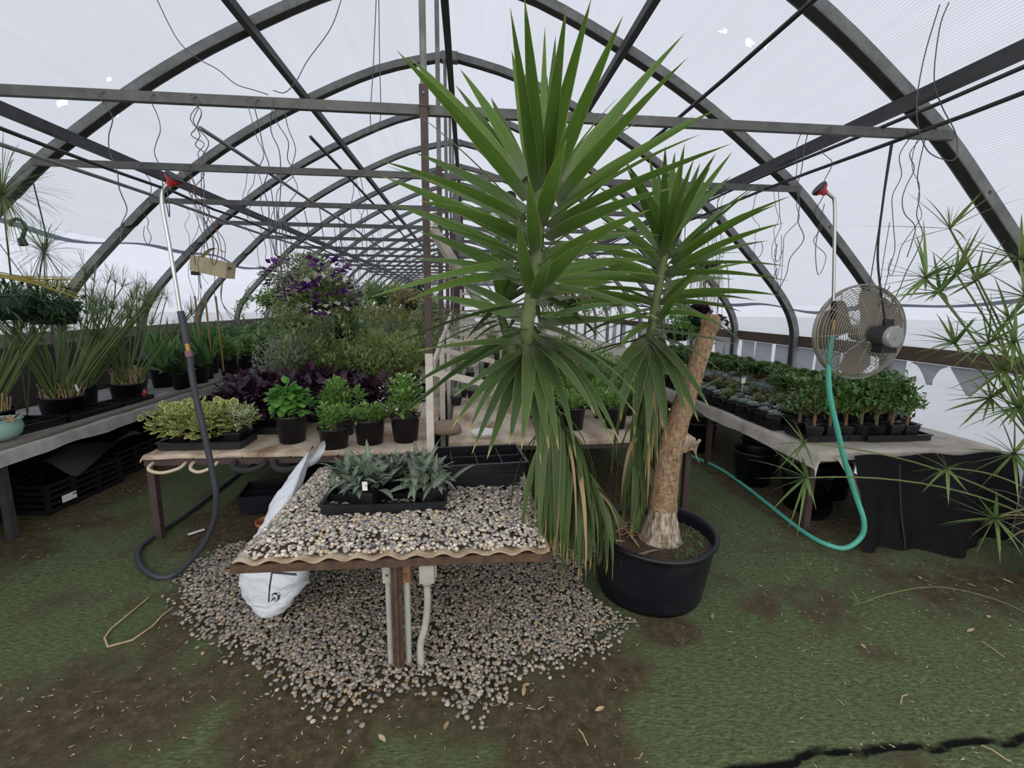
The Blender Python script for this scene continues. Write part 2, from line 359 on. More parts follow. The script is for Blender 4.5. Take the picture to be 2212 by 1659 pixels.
gc = sheet('c', -1, 0, sZ(SEAM[-1]), None); gr = sheet('c', 1, 0, sZ(SEAM[1]), None)
Vr = gr.V[0]; gc.add(Vr, gr.Fs[0][0], gr.UV[0], 0., True, 1)
ce = gc.build('ceiling', [FILML, FILMR], kind='structure'); ce['label'] = 'milky arched greenhouse sheeting overhead'
for sd, nm in ((-1, 'left'), (1, 'right')):
    w = sheet('w', sd, sZ(SEAM[sd]), FS[-1], None).build('wall_'+nm, FILMW, kind='structure'); w['label'] = 'pale translucent curtain sheeting of the %s side wall' % nm
# overlap hems where curtain meets roof sheet (a slightly wavy doubled strip)
HEM = filmM('doubled_hem', (0.173, 0.186, 0.223), .2)
for sd, nm in ((-1, 'trim_1'), (1, 'trim_2')):
    g = G(); ys = np.linspace(Y0+.1, Y1-.1, 160)
    def hem(b, a, sd=sd):
        s = sZ(SEAM[sd]) + .05*math.sin(b*1.7)+.03*math.sin(b*4.1+1) + (a-.5)*(.036+.014*math.sin(b*3.3))
        return (XC+sd*(np.interp(s, FS, FP[:, 0])-.012), b, np.interp(s, FS, FP[:, 1])-.006)
    g.grid(hem, ys, [0., .5, 1.]); o = g.build(nm, HEM, kind='structure'); o['label'] = 'grey overlapped hem of the sheeting'
for yy, nm in ((Y1, 'back'),):
    g = G(); k = len(FP)
    for sd in (-1, 1):
        V = [(XC+sd*p[0], yy, p[1]) for p in FP]+[(XC, yy, p[1]) for p in FP]
        g.add(V, [[i, i+1, k+i+1, k+i] for i in range(k-1)], [(v[0], v[2]) for v in V])
    g.build('wall_'+nm, FILMW, kind='structure')
# hoops (open C channels of galvanized steel), ties, posts
def sweep(g, P, y, w, d):
    """box section swept along the arch profile P (x,z), w across the house length, d radial"""
    O = offset(P, d/2); I = offset(P, -d/2); k = len(P)
    V = []
    for o, i in zip(O, I): V += [(o[0], y-w/2, o[1]), (o[0], y+w/2, o[1]), (i[0], y+w/2, i[1]), (i[0], y-w/2, i[1])]
    Fc = [[4*a+b, 4*a+(b+1) % 4, 4*a+4+(b+1) % 4, 4*a+4+b] for a in range(k-1) for b in range(4)]
    g.add(V, Fc, sm=False); g.add(V[:4], [[3, 2, 1, 0]], sm=False); g.add(V[-4:], [[0, 1, 2, 3]], sm=False)
full = np.concatenate([np.stack([XC-HP[::-1, 0], HP[::-1, 1]], -1), np.stack([XC+HP[1:, 0], HP[1:, 1]], -1)])
hoop0 = None; tie0 = None
for n, y in enumerate(HOOPS):
    if hoop0 is None:
        g = G()
        for sd in (-1, 1):
            P = np.stack([XC+sd*HP[:, 0], HP[:, 1]], -1); sweep(g, P, 0, .082, .058)
            for w in (-1, 1): sweep(g, offset(P, -.031), w*.037, .008, .008)
        hoop0 = g.build('trim_%d' % (n+3), STEEL, kind='structure'); o = hoop0
        o['label'] = 'galvanized steel hoop arching over the greenhouse'
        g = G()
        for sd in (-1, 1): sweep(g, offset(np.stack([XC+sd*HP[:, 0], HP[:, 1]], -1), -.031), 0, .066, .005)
        g.build('underside_shade', DSTEEL, o, off=(0, 0, 0))      # dark strip that puts the underside's shade into its colour
        g = G(); g.box((XC, 0, 4.0), (.16, .09, .08)); pl = g.build('ridge_plate', STEEL, o, off=(0, 0, 0))
        for sd in (-1, 1):
            g = G(); g.tube([(XC+sd*3.2, -.036, 2.28), (XC+sd*3.2, -.043, 2.28)], .012, 6); g.build('bolt', DSTEEL, o, off=(0, 0, 0))
    else:
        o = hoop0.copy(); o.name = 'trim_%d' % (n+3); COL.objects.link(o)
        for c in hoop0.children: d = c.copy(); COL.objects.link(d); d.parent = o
    o.location = (0, y, 0)
    if tie0 is None:
        g = G(); g.beam((XC-2.9, 0, 2.57), (XC+2.9, 0, 2.57), .03, .046); tie0 = t_ = g.build('trim_%d' % (n+40), TIEM, kind='structure'); t_['label'] = 'straight steel tie bar across the hoops'
    else: t_ = tie0.copy(); t_.name = 'trim_%d' % (n+40); COL.objects.link(t_)
    t_.location = (0, y-.045, 0)
pn = 70
for x, z, w, h_, lab in ((XC, 3.93, .06, .06, 'ridge'), (XC-1.34, 3.50, .05, .06, 'upper left'), (XC+1.34, 3.50, .05, .06, 'upper right'), (XC-2.6, 2.73, .06, .065, 'lower left'), (XC+2.6, 2.73, .06, .065, 'lower right')):
    g = G(); g.beam((x, Y0, z), (x, Y1, z), w, h_); o = g.build('trim_%d' % pn, DSTEEL, kind='structure'); o['label'] = 'long dark steel purlin, %s line' % lab; pn += 1
# side boards and dark skirt panel
g = G(); g.box((XC-4.0+.03, (Y0+Y1)/2, 1.24), (.035, Y1-Y0, .12)); g.build('trim_80', WOOD, kind='structure')
g = G(); g.box((XC+4.0-.03, (Y0+Y1)/2, 1.225), (.035, Y1-Y0, .12)); g.build('trim_81', WOODB, kind='structure')
g = G(); g.box((XC-4.0+.035, (Y0+Y1)/2, .59), (.02, Y1-Y0, 1.18)); g.build('baseboard_left', DARKB, kind='structure')
# torn inner lining on the right wall below the board
LINING = filmM('torn_grey_lining', (0.36, 0.365, 0.385), .15, 0., .2)
rl = np.random.default_rng(31); tl_i = 0
for y0 in np.concatenate([np.arange(2.2, 7.2, .36), np.arange(7.4, 12, .7)]):
    wd_ = rl.uniform(.26, .36); full_ = y0 > 4.25
    dl = rl.uniform(.75, 1.1) if full_ else rl.uniform(.1, .45)
    g = G(); k1, k2 = rl.uniform(-.12, .12), rl.uniform(.4, 1.1)
    def lin(a, b): 
        wloc = wd_*(1-(0 if full_ else .9)*b**k2)*(1-.1*b)
        return (XC+3.93-.035*b*math.sin(a*3+y0)-.01, y0+wd_/2+(a-.5)*wloc+k1*b, 1.165-dl*b)
    g.grid(lin, np.linspace(0, 1, 5), np.linspace(0, 1, 7)); o = g.build('lining_strip', LINING)
    tag(o, 'torn grey plastic lining strip hanging below the right side board', 'plastic strip', 'torn lining strips on the right wall')
# posts: galvanized above, brown, then white-painted foot, with sloping white shelf arms
PX = -.215
post_g = 'posts in the row down the middle'
ORD = 'first second third fourth fifth sixth seventh eighth ninth tenth eleventh twelfth thirteenth fourteenth fifteenth sixteenth seventeenth eighteenth'.split()
pr = thing('roof_post', 'tall middle post, galvanized above, brown then white-painted at the foot', 'post', (0, 0, 0), post_g)
g = G(); g.tube([(0, 0, 2.60), (0, 0, 3.98)], .017, 10); g.build('upper_pipe', STEEL, pr, off=(0, 0, 0))
g = G(); g.box((0, 0, 1.98), (.036, .036, 1.32)); g.box((0, 0, 2.62), (.044, .044, .1)); pb = g.build('post_shaft', BROWN, pr, off=(0, 0, 0))
g = G(); g.tube([(0, -.018, 2.63), (0, -.03, 2.63)], .008, 6); g.build('bolt', STEEL, pb, off=(0, 0, 0))
g = G(); g.box((0, 0, .67), (.04, .04, 1.34)); g.build('painted_foot', WHITEP, pr, off=(0, 0, 0))
g = G(); g.beam((0.02, -.02, 1.24), (.42, -.02, 1.15), .03, .035); g.build('shelf_arm', WHITEP, pr, off=(0, 0, 0))
PP = Proto(pr)
for k in range(1, 19):
    y = HOOPS[k]-.08 if k else 0
    PP.put((PX, y, 0), 0., 1., '%s brown and white post of the middle row, counted from the leaning plank' % ORD[k-1], post_g)
g = G(); g.beam((PX+.015, 2.66, 1.26), (PX+.03, 5.0, 1.5), .02, .05); tag(g.build('diagonal_brace', WHITEP), 'white diagonal brace rising between the foremost middle posts', 'brace')
g = G(); g.beam(atY(930, 488, 2.72), atY(1092, 742, 3.5), .03, .06); tag(g.build('leaning_plank', WHITEP), 'long white rusty plank leaning down from the first middle post', 'plank')
rk = thing('slat_rack', 'white slatted rack standing behind the middle posts', 'rack', (PX+.4, 6.4, .6))
for z in np.arange(1.22, 1.75, .075):
    g = G(); g.beam((PX+.12, 6.2, z), (PX+.67, 6.6, z), .02, .03); g.build('slat', WHITEP, rk)
for a, b in ((PX+.12, 6.2), (PX+.67, 6.6)):
    g = G(); g.beam((a, b, .6), (a, b, 1.8), .03, .03); g.build('upright', WHITEP, rk)

# thin longitudinal pipes and cables lying on the ties
def longline(name, px, py, z, r, y0, y1, lab, cat, mat=DSTEEL, sag=0.):
    p = atZ(px, py, z); g = G(); ys = np.linspace(y0, y1, 40)
    g.tube([(p[0]+.01*math.sin(y*1.3), y, z+.008*math.sin(y*2.1)-sag*(math.sin(y*math.pi/1.225)**2)) for y in ys], r, 6)
    return tag(g.build(name, mat), lab, cat)
longline('cable', 0, 270, 2.40, .010, -1, 20, 'upper black cable running the length above the left bench', 'cable', CABLE, .02)
longline('thin_pipe', 0, 309, 2.345, .011, -1, 20, 'thin grey pipe running the length above the left bench', 'pipe', STEEL)
longline('thin_pipe', 305, 191, 2.61, .012, 3.1, 20, 'grey pipe with an eye end resting on the tie bars', 'pipe', STEEL)
longline('thin_pipe', 556, 171, 2.615, .011, 3.2, 20, 'dark pipe lying on the tie bars left of the posts', 'pipe', DSTEEL)
longline('cable', 1700, 45, 2.64, .010, -1, 20, 'black cable stretched over the tie bars right of the yucca', 'cable', CABLE)
longline('thin_pipe', 2212, 140, 2.60, .010, -1, 20, 'upper dark pipe beside the lower right purlin', 'pipe', DSTEEL)
longline('thin_pipe', 2212, 196, 2.55, .011, -1, 20, 'lower dark pipe beside the lower right purlin', 'pipe', DSTEEL)

# ================================================================== ground
def vnoise(x, y, seed, n=64):
    r = np.random.default_rng(seed).random((n, n)); x = np.asarray(x) % n; y = np.asarray(y) % n
    i = np.floor(x).astype(int); j = np.floor(y).astype(int); fx = x-i; fy = y-j; i = i % n; j = j % n; fx = fx*fx*(3-2*fx); fy = fy*fy*(3-2*fy)
    i2 = (i+1) % n; j2 = (j+1) % n
    return (r[i, j]*(1-fx)+r[i2, j]*fx)*(1-fy)+(r[i, j2]*(1-fx)+r[i2, j2]*fx)*fy
def turf_z(X, Y):
    z = .012*(vnoise(X*2+9, Y*2+9, 3)-.5)+.006*(vnoise(X*7+3, Y*7+5, 4)-.5)
    for px, py, rr in ((150, 1215, .55), (1690, 1200, .6)):   # puckered ripples in the loose turf
        c = atZ(px, py); z = z + .005*np.sin((Y-c[1])*170*.5+3*(X-c[0]))*np.exp(-((X-c[0])/rr)**2-((Y-c[1])/.28)**2)
    return z
SEAMP = [atZ(*p)[:2] for p in ((1560, 1665), (1660, 1648), (1760, 1625), (1900, 1615), (2000, 1608), (2100, 1600), (2240, 1588))]
def seam_d(X, Y):
    sx = [p[0] for p in SEAMP]; sy = [p[1] for p in SEAMP]
    d = np.abs(Y-np.interp(X, sx, sy)-.012*np.sin(X*21)); return np.where(X < sx[0], 9., d)
BR = [(350, 1500, .42, 1.), (120, 1570, .45, 1.), (600, 1610, .4, 1.), (450, 1330, .2, .9), (620, 1490, .28, 1.), (60, 1180, .25, .9), (200, 1130, .2, .8), (480, 1140, .35, 1.), (1000, 1560, .2, .8), (1200, 1560, .3, .9), (1310, 1440, .2, 1.),
      (1150, 1660, .2, .8), (1960, 1255, .28, .8), (2150, 1250, .35, .9), (1650, 1310, .12, .5), (1780, 1330, .15, .5), (1840, 1180, .3, .8), (700, 1560, .25, 1.), (950, 1500, .3, .9), (1100, 1500, .3, 1.), (250, 1330, .12, .4), (1450, 1360, .15, .9), (330, 1420, .25, .9), (2000, 1650, .15, .6), (1900, 1420, .12, .4)]
BR = [(*atZ(a, b)[:2], c, d) for a, b, c, d in BR]
def dirt(X, Y):
    v = np.zeros_like(X)
    for bx, by, r, s in BR: v = np.maximum(v, s*np.exp(-(((X-bx)**2+(Y-by)**2)/r**2)))
    v = np.maximum(v, np.exp(-((X+3.05)/.2)**2)*(Y > 2.6)); v = np.maximum(v, .9*np.exp(-((X-2.42)/.16)**2)*(Y > 2.8))
    v = np.maximum(v, ((X < -3.1) | (X > 2.5) | ((X > -1.95) & (X < 1.55)))*(Y > 3.0)*1.)
    v = v + .8*(vnoise(X*4, Y*4, 11)-.5) + .5*(vnoise(X*14, Y*14, 12)-.5)
    v = np.where((X > .7) & (X < 2.3) & (Y < 1.9), v-.15, v)
    return np.clip((v-.12)*1.25, 0, 1)
xs = np.arange(XC-3.98, XC+4.0, .03)
ys = np.concatenate([np.arange(YF, .9, .2), np.arange(.9, 5, .026), np.arange(5, Y1+.5, .5)])
XX, YY = np.meshgrid(xs, ys, indexing='ij'); sd_ = seam_d(XX, YY)
ZZ = turf_z(XX, YY) - .02*np.exp(-(sd_/.016)**2)
g = G(); nv = len(ys); i = np.arange(len(xs)-1)[:, None]; j = np.arange(nv-1)[None]
Fc = np.stack([i*nv+j, (i+1)*nv+j, (i+1)*nv+j+1, i*nv+j+1], -1).reshape(-1, 4)
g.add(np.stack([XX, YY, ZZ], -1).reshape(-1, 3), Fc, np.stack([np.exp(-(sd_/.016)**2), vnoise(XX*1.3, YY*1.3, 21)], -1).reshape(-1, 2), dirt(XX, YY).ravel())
m, t, out, N = nt('worn_green_turf')
tc = N('ShaderNodeTexCoord'); at = N('ShaderNodeAttribute', attribute_name='rnd'); uv = N('ShaderNodeUVMap'); sp = N('ShaderNodeSeparateXYZ', {0: uv.outputs[0]})
n1 = N('ShaderNodeTexNoise', {'Vector': N('ShaderNodeMapping', {'Vector': tc.outputs['Object'], 'Rotation': (0, 0, .5), 'Scale': (1, 3.2, 1)}).outputs[0], 'Scale': 30., 'Detail': 7., 'Roughness': .78})
n2 = N('ShaderNodeTexNoise', {'Vector': tc.outputs['Object'], 'Scale': 17., 'Detail': 9., 'Roughness': .8})
n3 = N('ShaderNodeTexNoise', {'Vector': tc.outputs['Object'], 'Scale': 220., 'Detail': 2.})
green = ramp(N, n1.outputs[0], [(.33, (.05, .072, .030)), (.5, (.185, .24, .112)), (.68, (.38, .44, .24))])
green = mixc(N, ramp(N, sp.outputs[1], [(.55, (0, 0, 0)), (.9, (.35, .35, .35))]), green, (.08, .18, .08))
brown = ramp(N, n2.outputs[0], [(.32, (.062, .046, .025)), (.52, (.155, .125, .072)), (.7, (.30, .24, .15))])
a15 = N('ShaderNodeMath', {0: at.outputs['Fac'], 1: 1.35}, operation='MULTIPLY')
f = N('ShaderNodeMath', {0: n2.outputs[0], 1: 2.2, 2: a15.outputs[0]}, operation='MULTIPLY_ADD')
f = N('ShaderNodeMath', {0: f.outputs[0], 1: .5}, operation='MULTIPLY')
col = mixc(N, ramp(N, f.outputs[0], [(.58, (0, 0, 0)), (1.02, (.95, .95, .95))]), green, brown)
col = mixc(N, ramp(N, n3.outputs[0], [(.70, (0, 0, 0)), (.76, (.7, .7, .7))]), col, (.36, .29, .2))
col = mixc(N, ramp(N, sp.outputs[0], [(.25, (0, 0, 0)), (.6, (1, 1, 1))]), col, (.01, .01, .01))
ht = N('ShaderNodeMath', {0: n1.outputs[0], 1: n2.outputs[0]}, operation='ADD')
bp = N('ShaderNodeBump', {'Strength': 1., 'Distance': .03, 'Height': ht.outputs[0]})
p = N('ShaderNodeBsdfPrincipled', {'Base Color': col, 'Roughness': .95, 'Specular IOR Level': .15, 'Normal': bp.outputs[0]}); t.links.new(p.outputs[0], out.inputs[0])
fl = g.build('floor', m, kind='structure'); fl['label'] = 'worn green turf with brown dirt patches'
g = G(); g.box((0, 10, -.16), (160, 160, .04)); o = g.build('ground', M('pale_yard', (.5, .49, .46), .95, 0, (.4, .39, .36), .5), kind='structure')
def gz(x, y): return float(turf_z(np.array([x]), np.array([y]))[0])

# ================================================================== benches
def cover(g, x0, x1, y0, y1, z, drops, seed, amp=.006, ny=None):
    """wrinkled sheet; drops = (left, right, front) overhang lengths"""
    dl, dr, df = drops
    us = np.concatenate([[x0-.012]*(2 if dl else 0), np.linspace(x0, x1, 26), [x1+.012]*(2 if dr else 0)]) if False else np.linspace(-dl, (x1-x0)+dr, 44)
    vs2 = np.concatenate([np.linspace(-df, 0, 6 if df else 1), np.linspace(0, min(4., y1-y0), 60)[1:], np.linspace(min(4., y1-y0), y1-y0, 24)[1:]])
    def fn(b, a):
        x = min(max(a, 0), x1-x0); y = max(b, 0)
        over = max(-a, a-(x1-x0), 0); of = max(-b, 0)
        w = amp*(2*vnoise(a*5+seed, b*4+seed, 41)-1)+amp*.6*(2*vnoise(a*17, b*11, 42)-1)
        wob = .35*vnoise(b*2.2+seed, seed, 43)*over if over else 0.
        wob2 = .35*vnoise(a*2.5+seed, seed, 44)*of if of else 0.
        X = x0+x + (0 if not over else (-1 if a < 0 else 1)*(.008+.03*vnoise(b*6, seed+2, 45)*over/.15))
        Y = y0+y - (0 if not of else .008+.03*vnoise(a*6, seed+5, 46)*of/.15)
        return (X, Y, z+.004+w-over*.96+wob-of*.96+wob2)
    g.grid(fn, vs2, us); return g
def bench(name, label, x0, x1, y0, y1, z, mat_cover, drops, legs, seed, legmat=BROWN, boards=True, front_rail=True):
    b = thing(name, label, 'bench', ((x0+x1)/2, y0, 0))
    g = G(); cover(g, x0, x1, y0, y1, z, drops, seed); g.build('cover_sheet', mat_cover, b)
    nb = max(3, int((x1-x0)/.3)); wdt = (x1-x0)/nb
    for k in range(nb):
        g = G(); g.box((x0+wdt*(k+.5), (y0+y1)/2, z-.02), (wdt-.012, y1-y0, .022)); g.build('plank', WOOD, b)
    for xx in (x0+.02, x1-.02):
        g = G(); g.box((xx, (y0+y1)/2, z-.055), (.035, y1-y0, .045)); g.build('side_rail', legmat, b)
    g = G(); g.box(((x0+x1)/2, y0+.02, z-.055), (x1-x0, .035, .04)); g.build('front_rail', legmat, b)
    for lx, ly in legs:
        g = G(); g.box((lx, ly, (z-.08)/2), (.045, .045, z-.08)); g.build('leg', legmat, b)
    return b
ZB = .6
bench('long_bench', 'long bench with dirty cream cover between the left aisle and the posts', -2.15, -.27, 3.16, 20., ZB, FABC, (.04, 0., .03), [(-2.12, 3.19), (-2.12, 5.6), (-2.12, 8.0), (-2.12, 10.4), (-.3, 3.19), (-.3, 5.6)], 3.)
bench('long_bench', 'long bench with dirty cream cover behind the yucca, right of the posts', -.15, 1.75, 3.36, 20., ZB, FABC, (0., .05, .05), [(1.72, 3.39), (1.72, 5.6), (1.72, 8.0), (1.72, 10.4), (-.12, 3.39)], 11.)
bench('side_bench', 'side bench with weathered edge plank and grey fabric along the left wall', -4.08, -3.06, 1.4, 20., .62, FABG, (0., .14, .1), [(-3.09, 3.24), (-3.09, 5.45), (-3.09, 7.7), (-3.09, 1.6), (-3.9, 1.6), (-3.9, 3.24)], 21., DSTEEL)
g = G(); g.box((-3.11, 10.7, .637), (.1, 18.6, .02)); tag(g.build('edge_plank', WOOD), 'weathered grey plank lying along the edge of the left side bench', 'plank')
bench('side_bench', 'side bench with dusty grey cover along the right wall', 2.42, 3.80, 2.88, 20., .62, FABW, (.14, 0., .08), [(2.45, 2.98), (2.45, 4.4), (2.45, 6.2), (2.45, 8.2), (3.7, 2.98)], 33.)
g = G(); g.box((2.405, 3.04, .29), (.055, .055, .58)); 
# black cloth hung down in front of the right bench, and its pale torn hem
dr = thing('black_drape', 'black shade cloth hanging to the ground at the front of the right bench', 'drape', (3.2, 2.75, 0))
g = G()
def dfn(a, b):
    x = 2.60+a*1.42; y = 2.80-.12*b-(.045*math.sin(a*15.+.6)+.03*math.sin(a*31+1))*b**.7-.12*b*max(0, math.sin(a*6.3-.9)); return (x+.04*math.sin(b*3+a*5)*b, y, (.605+.01*math.sin(a*20))*(1-b)+.012)
g.grid(dfn, np.linspace(0, 1, 60), np.linspace(0, 1, 14)); g.build('cloth', SHADE, dr)
g = G(); g.grid(lambda a, b: (2.50+.30*b+.035*a*(1+1.5*math.sin(b*9+a)*.3), 2.84-.12*b-.02*a, .60-.57*b**1.1+.0*a), np.linspace(0, 1, 5), np.linspace(0, 1, 16)); g.build('pale_hem', FABW, dr)
g = G(); g.tube(catmull([(2.86, 2.72, .58), (2.875, 2.68, .3), (2.90, 2.625, .02)], 6), .007, 6); g.build('fold_cord', CABLE, dr)
# ================================================================== pebbled table
TX0, TX1, TY0, TY1, TZ = -.965, .345, 1.85, 2.93, .545
tb = thing('pebbled_table', 'low rusty table with a corrugated sheet top heaped with pebbles', 'table', ((TX0+TX1)/2, TY0, 0))
g = G(); us = np.linspace(TX0, TX1, 111); vv = np.linspace(TY0-.012, TY1, 12)
cz = lambda x: TZ+.012+.009*math.sin((x-TX0)*2*math.pi/.118)
g.grid(lambda a, b: (a, b+.004*math.sin(a*31), cz(a)), us, vv); g.grid(lambda a, b: (a, TY0-.012+.004*math.sin(a*31), cz(a)-b), us, [0., .006]); g.build('corrugated_sheet', M('rust_stained_sheet', (.52, .44, .33), .6, .1, (.28, .16, .08), 9., .4, .7), tb)
for nm, c, d in (('front_rail', ((TX0+TX1)/2, TY0+.01, TZ-.019), (TX1-TX0+.02, .04, .036)), ('back_rail', ((TX0+TX1)/2, TY1-.02, TZ-.019), (TX1-TX0, .04, .036)), ('side_rail', (TX0+.02, (TY0+TY1)/2, TZ-.019), (.036, TY1-TY0-.06, .036)), ('side_rail', (TX1-.02, (TY0+TY1)/2, TZ-.019), (.036, TY1-TY0-.06, .036))):
    g = G(); g.box(c, d); g.build(nm, RUST, tb)
LX, LY = -.315, 1.865
g = G(); g.box((LX, LY, .27), (.045, .02, .54)); g.box((LX, LY-.014, .27), (.012, .02, .54)); g.build('leg', RUST, tb)
for lx, ly in ((TX0+.1, TY1-.06), (TX1-.1, TY1-.06), (-.3, TY1-.06)):
    g = G(); g.box((lx, ly, .265), (.04, .04, .53)); g.build('leg', RUST, tb)
for sx in (-1, 1):
    g = G(); g.box((LX+sx*.042, LY+.02, .475), (.034, .026, .12)); br_ = g.build('bracket', PVC if sx < 0 else RUSTY, tb)
    g = G(); g.tube([(LX+sx*.040, LY+.004, .455), (LX+sx*.040, LY+.0, .455)], .005, 6); g.build('screw', RUST, br_)
    g = G(); g.tube([(LX+sx*.038, LY+.03, 0), (LX+sx*.038, LY+.03, .44)], .0155, 12); g.build('pipe_sleeve', PVC, tb)
jb = thing('junction_box', 'grey electrical box with plastic conduit bending to the ground under the table', 'junction box', (-.185, 1.90, 0))
g = G(); g.box((-.185, 1.885, .475), (.066, .05, .125)); bo = g.build('housing', PVC, jb)
g = G(); g.box((-.185, 1.857, .475), (.058, .006, .117)); g.build('lid', PVC, jb)
g = G(); g.lathe([(.001, .405), (.024, .405), (.026, .42), (.018, .425)], 14, (-.187, 1.885, -.008)); g.build('collar', PVC, jb)
g = G(); g.tube(catmull([(-.187, 1.885, .41), (-.187, 1.885, .30), (-.20, 1.884, .19), (-.222, 1.88, .1), (-.216, 1.865, -.02)], 8), .0155, 12); g.build('conduit', PVC, jb)
g = G(); g.tube([(-.245, 1.885, .50), (-.218, 1.885, .50)], .014, 10); g.build('coupling', PVC, jb)

# ------------------------------------------------------------------ pebbles
PEB = None
def peb_mat(k=1.):
    m, t, out, N = nt('pebble' if k == 1. else 'dusty_ground_gravel'); at = N('ShaderNodeAttribute', attribute_name='rnd'); tc = N('ShaderNodeTexCoord')
    col = ramp(N, at.outputs['Fac'], [(0, (.16, .155, .15)), (.14, (.42, .39, .35)), (.28, (.25, .25, .25)), (.42, (.54, .46, .36)), (.52, (.33, .315, .30)), (.66, (.60, .51, .38)), (.76, (.38, .32, .29)), (.86, (.70, .65, .56)), (.95, (.56, .38, .20))], 'CONSTANT')
    nz = N('ShaderNodeTexNoise', {'Vector': tc.outputs['Object'], 'Scale': 70., 'Detail': 4.})
    col = mixc(N, ramp(N, nz.outputs[0], [(.4, (0, 0, 0)), (.75, (.55, .55, .55))]), col, (.68, .63, .56))
    if k != 1.: col = mixc(N, 1., col, (k, k*.97, k*.94), 'MULTIPLY')
    p = N('ShaderNodeBsdfPrincipled', {'Base Color': col, 'Roughness': .75, 'Specular IOR Level': .25}); t.links.new(p.outputs[0], out.inputs[0]); return m
PEBM = peb_mat(); PEBG = peb_mat(.62)
bm = bmesh.new(); bmesh.ops.create_icosphere(bm, subdivisions=1, radius=1.); bm.verts.ensure_lookup_table()
IV = np.array([v.co for v in bm.verts]); IF = np.array([[v.index for v in f.verts] for f in bm.faces]); bm.free()
PVAR = [IV*(1+RNG.normal(0, .13, (len(IV), 1))) for _ in range(6)]
def peb_xf(n, rng, a=(.0085, .0145), b=(.68, .95), c=(.45, .7)):
    A = rng.uniform(*a, n); S = np.stack([A, A*rng.uniform(*b, n), A*rng.uniform(*c, n)], -1)
    th = rng.uniform(0, 2*np.pi, n); tl = rng.normal(0, .28, n)
    Rz = np.zeros((n, 3, 3)); Rz[:, 0, 0] = np.cos(th); Rz[:, 0, 1] = -np.sin(th); Rz[:, 1, 0] = np.sin(th); Rz[:, 1, 1] = np.cos(th); Rz[:, 2, 2] = 1
    Rx = np.zeros((n, 3, 3)); Rx[:, 0, 0] = 1; Rx[:, 1, 1] = np.cos(tl); Rx[:, 1, 2] = -np.sin(tl); Rx[:, 2, 1] = np.sin(tl); Rx[:, 2, 2] = np.cos(tl)
    return S, Rz @ Rx
def peb_stuff(name, P, rng, label, parent=None, mat=None):
    n = len(P); S, R = peb_xf(n, rng); g = G(); rr = rng.random(n)
    for v in range(6):
        k = np.arange(v, n, 6); V = np.einsum('nij,nvj->nvi', R[k], PVAR[v][None]*S[k][:, None]) + P[k][:, None]
        Fc = (IF[None]+(np.arange(len(k))*len(IV))[:, None, None]).reshape(-1, 3)
        g.add(V.reshape(-1, 3), Fc, None, np.repeat(rr[k], len(IV)))
    o = g.build(name, mat or PEBM, parent, kind='stuff'); 
    if parent is None: tag(o, label, 'pebbles')
    return o
def peb_things(P, rng, label, group, mat=None):
    S, R = peb_xf(len(P), rng)
    for i, p in enumerate(P):
        V = (PVAR[i % 6]*S[i]) @ R[i].T; V[:, 2] -= 0
        g = G(); g.add(V, IF, None, float(rng.random())); o = g.build('pebble', mat or PEBM); o.location = [float(a) for a in p]; tag(o, label, 'pebble', group)
rp = np.random.default_rng(5)
def heap(x, y):   # height of the pebble layer on the table
    e = np.minimum.reduce([(x-TX0)/.1, (TX1-x)/.1, (y-TY0)/.12, (TY1-y)/.1]); return np.clip(e, 0, 1)
n = 7600; x = rp.uniform(TX0+.02, TX1-.02, n); y = rp.uniform(TY0+.012, TY1-.01, n)
P = np.stack([x, y, TZ+.022+heap(x, y)*(.024+.012*vnoise(x*4, y*4, 51))+rp.uniform(-.012, .004, n)], -1)
order = np.argsort(P[:, 1]); P = P[order]
vis = ~((P[:, 0] > -.72) & (P[:, 0] < -.10) & (P[:, 1] > 2.20) & (P[:, 1] < 2.9))
near = np.where(vis)[0][:1000]; pick = np.sort(rp.choice(near, 215, replace=False)); P[pick, 2] += .004
peb_things(P[pick], rp, 'rounded grey or tan pebble near the front edge of the pebbled table', 'loose pebbles on the table front')
rest = np.delete(P, pick, 0)
peb_stuff('pebbles', rest, rp, 'bed of grey and tan pebbles covering the rusty table')
g = G(); g.grid(lambda a, b: (a, b, TZ+.016+float(heap(np.array(a), np.array(b)))*.022), np.linspace(TX0+.03, TX1-.03, 30), np.linspace(TY0+.03, TY1-.02, 30)); g.build('grit_layer', SOIL, tb)
# pebbles on the ground below
poly = [(398, 1295), (415, 1225), (520, 1172), (640, 1150), (760, 1120), (1180, 1100), (1310, 1190), (1345, 1320), (1290, 1400), (1180, 1435), (1095, 1445), (1080, 1490), (1045, 1535), (1000, 1545), (965, 1490), (905, 1465), (850, 1475), (800, 1500), (745, 1545), (690, 1530), (640, 1470), (560, 1420), (470, 1375), (420, 1345)]
PW = np.array([atZ(*p)[:2] for p in poly])
def inside(x, y, Q):
    r = np.zeros(len(x), bool); j = len(Q)-1
    for i in range(len(Q)):
        c = ((Q[i, 1] > y) != (Q[j, 1] > y)) & (x < (Q[j, 0]-Q[i, 0])*(y-Q[i, 1])/(Q[j, 1]-Q[i, 1]+1e-12)+Q[i, 0]); r ^= c; j = i
    return r
n = 25000; x = rp.uniform(PW[:, 0].min()-.15, PW[:, 0].max()+.15, n); y = rp.uniform(PW[:, 1].min()-.12, 3.05, n)
jx, jy = x+rp.normal(0, .05, n), y+rp.normal(0, .05, n); k = inside(jx, jy, PW) & ~(((x-1.02)**2+(y-2.42)**2) < .36**2)
x, y = x[k], y[k]; ctr = PW.mean(0)
z = turf_z(x, y)+.010+.012*inside(x, y, PW)*vnoise(x*5, y*5, 52)+rp.uniform(-.004, .006, len(x))
P = np.stack([x, y, z], -1); order = np.argsort(P[:, 1]); P = P[order]
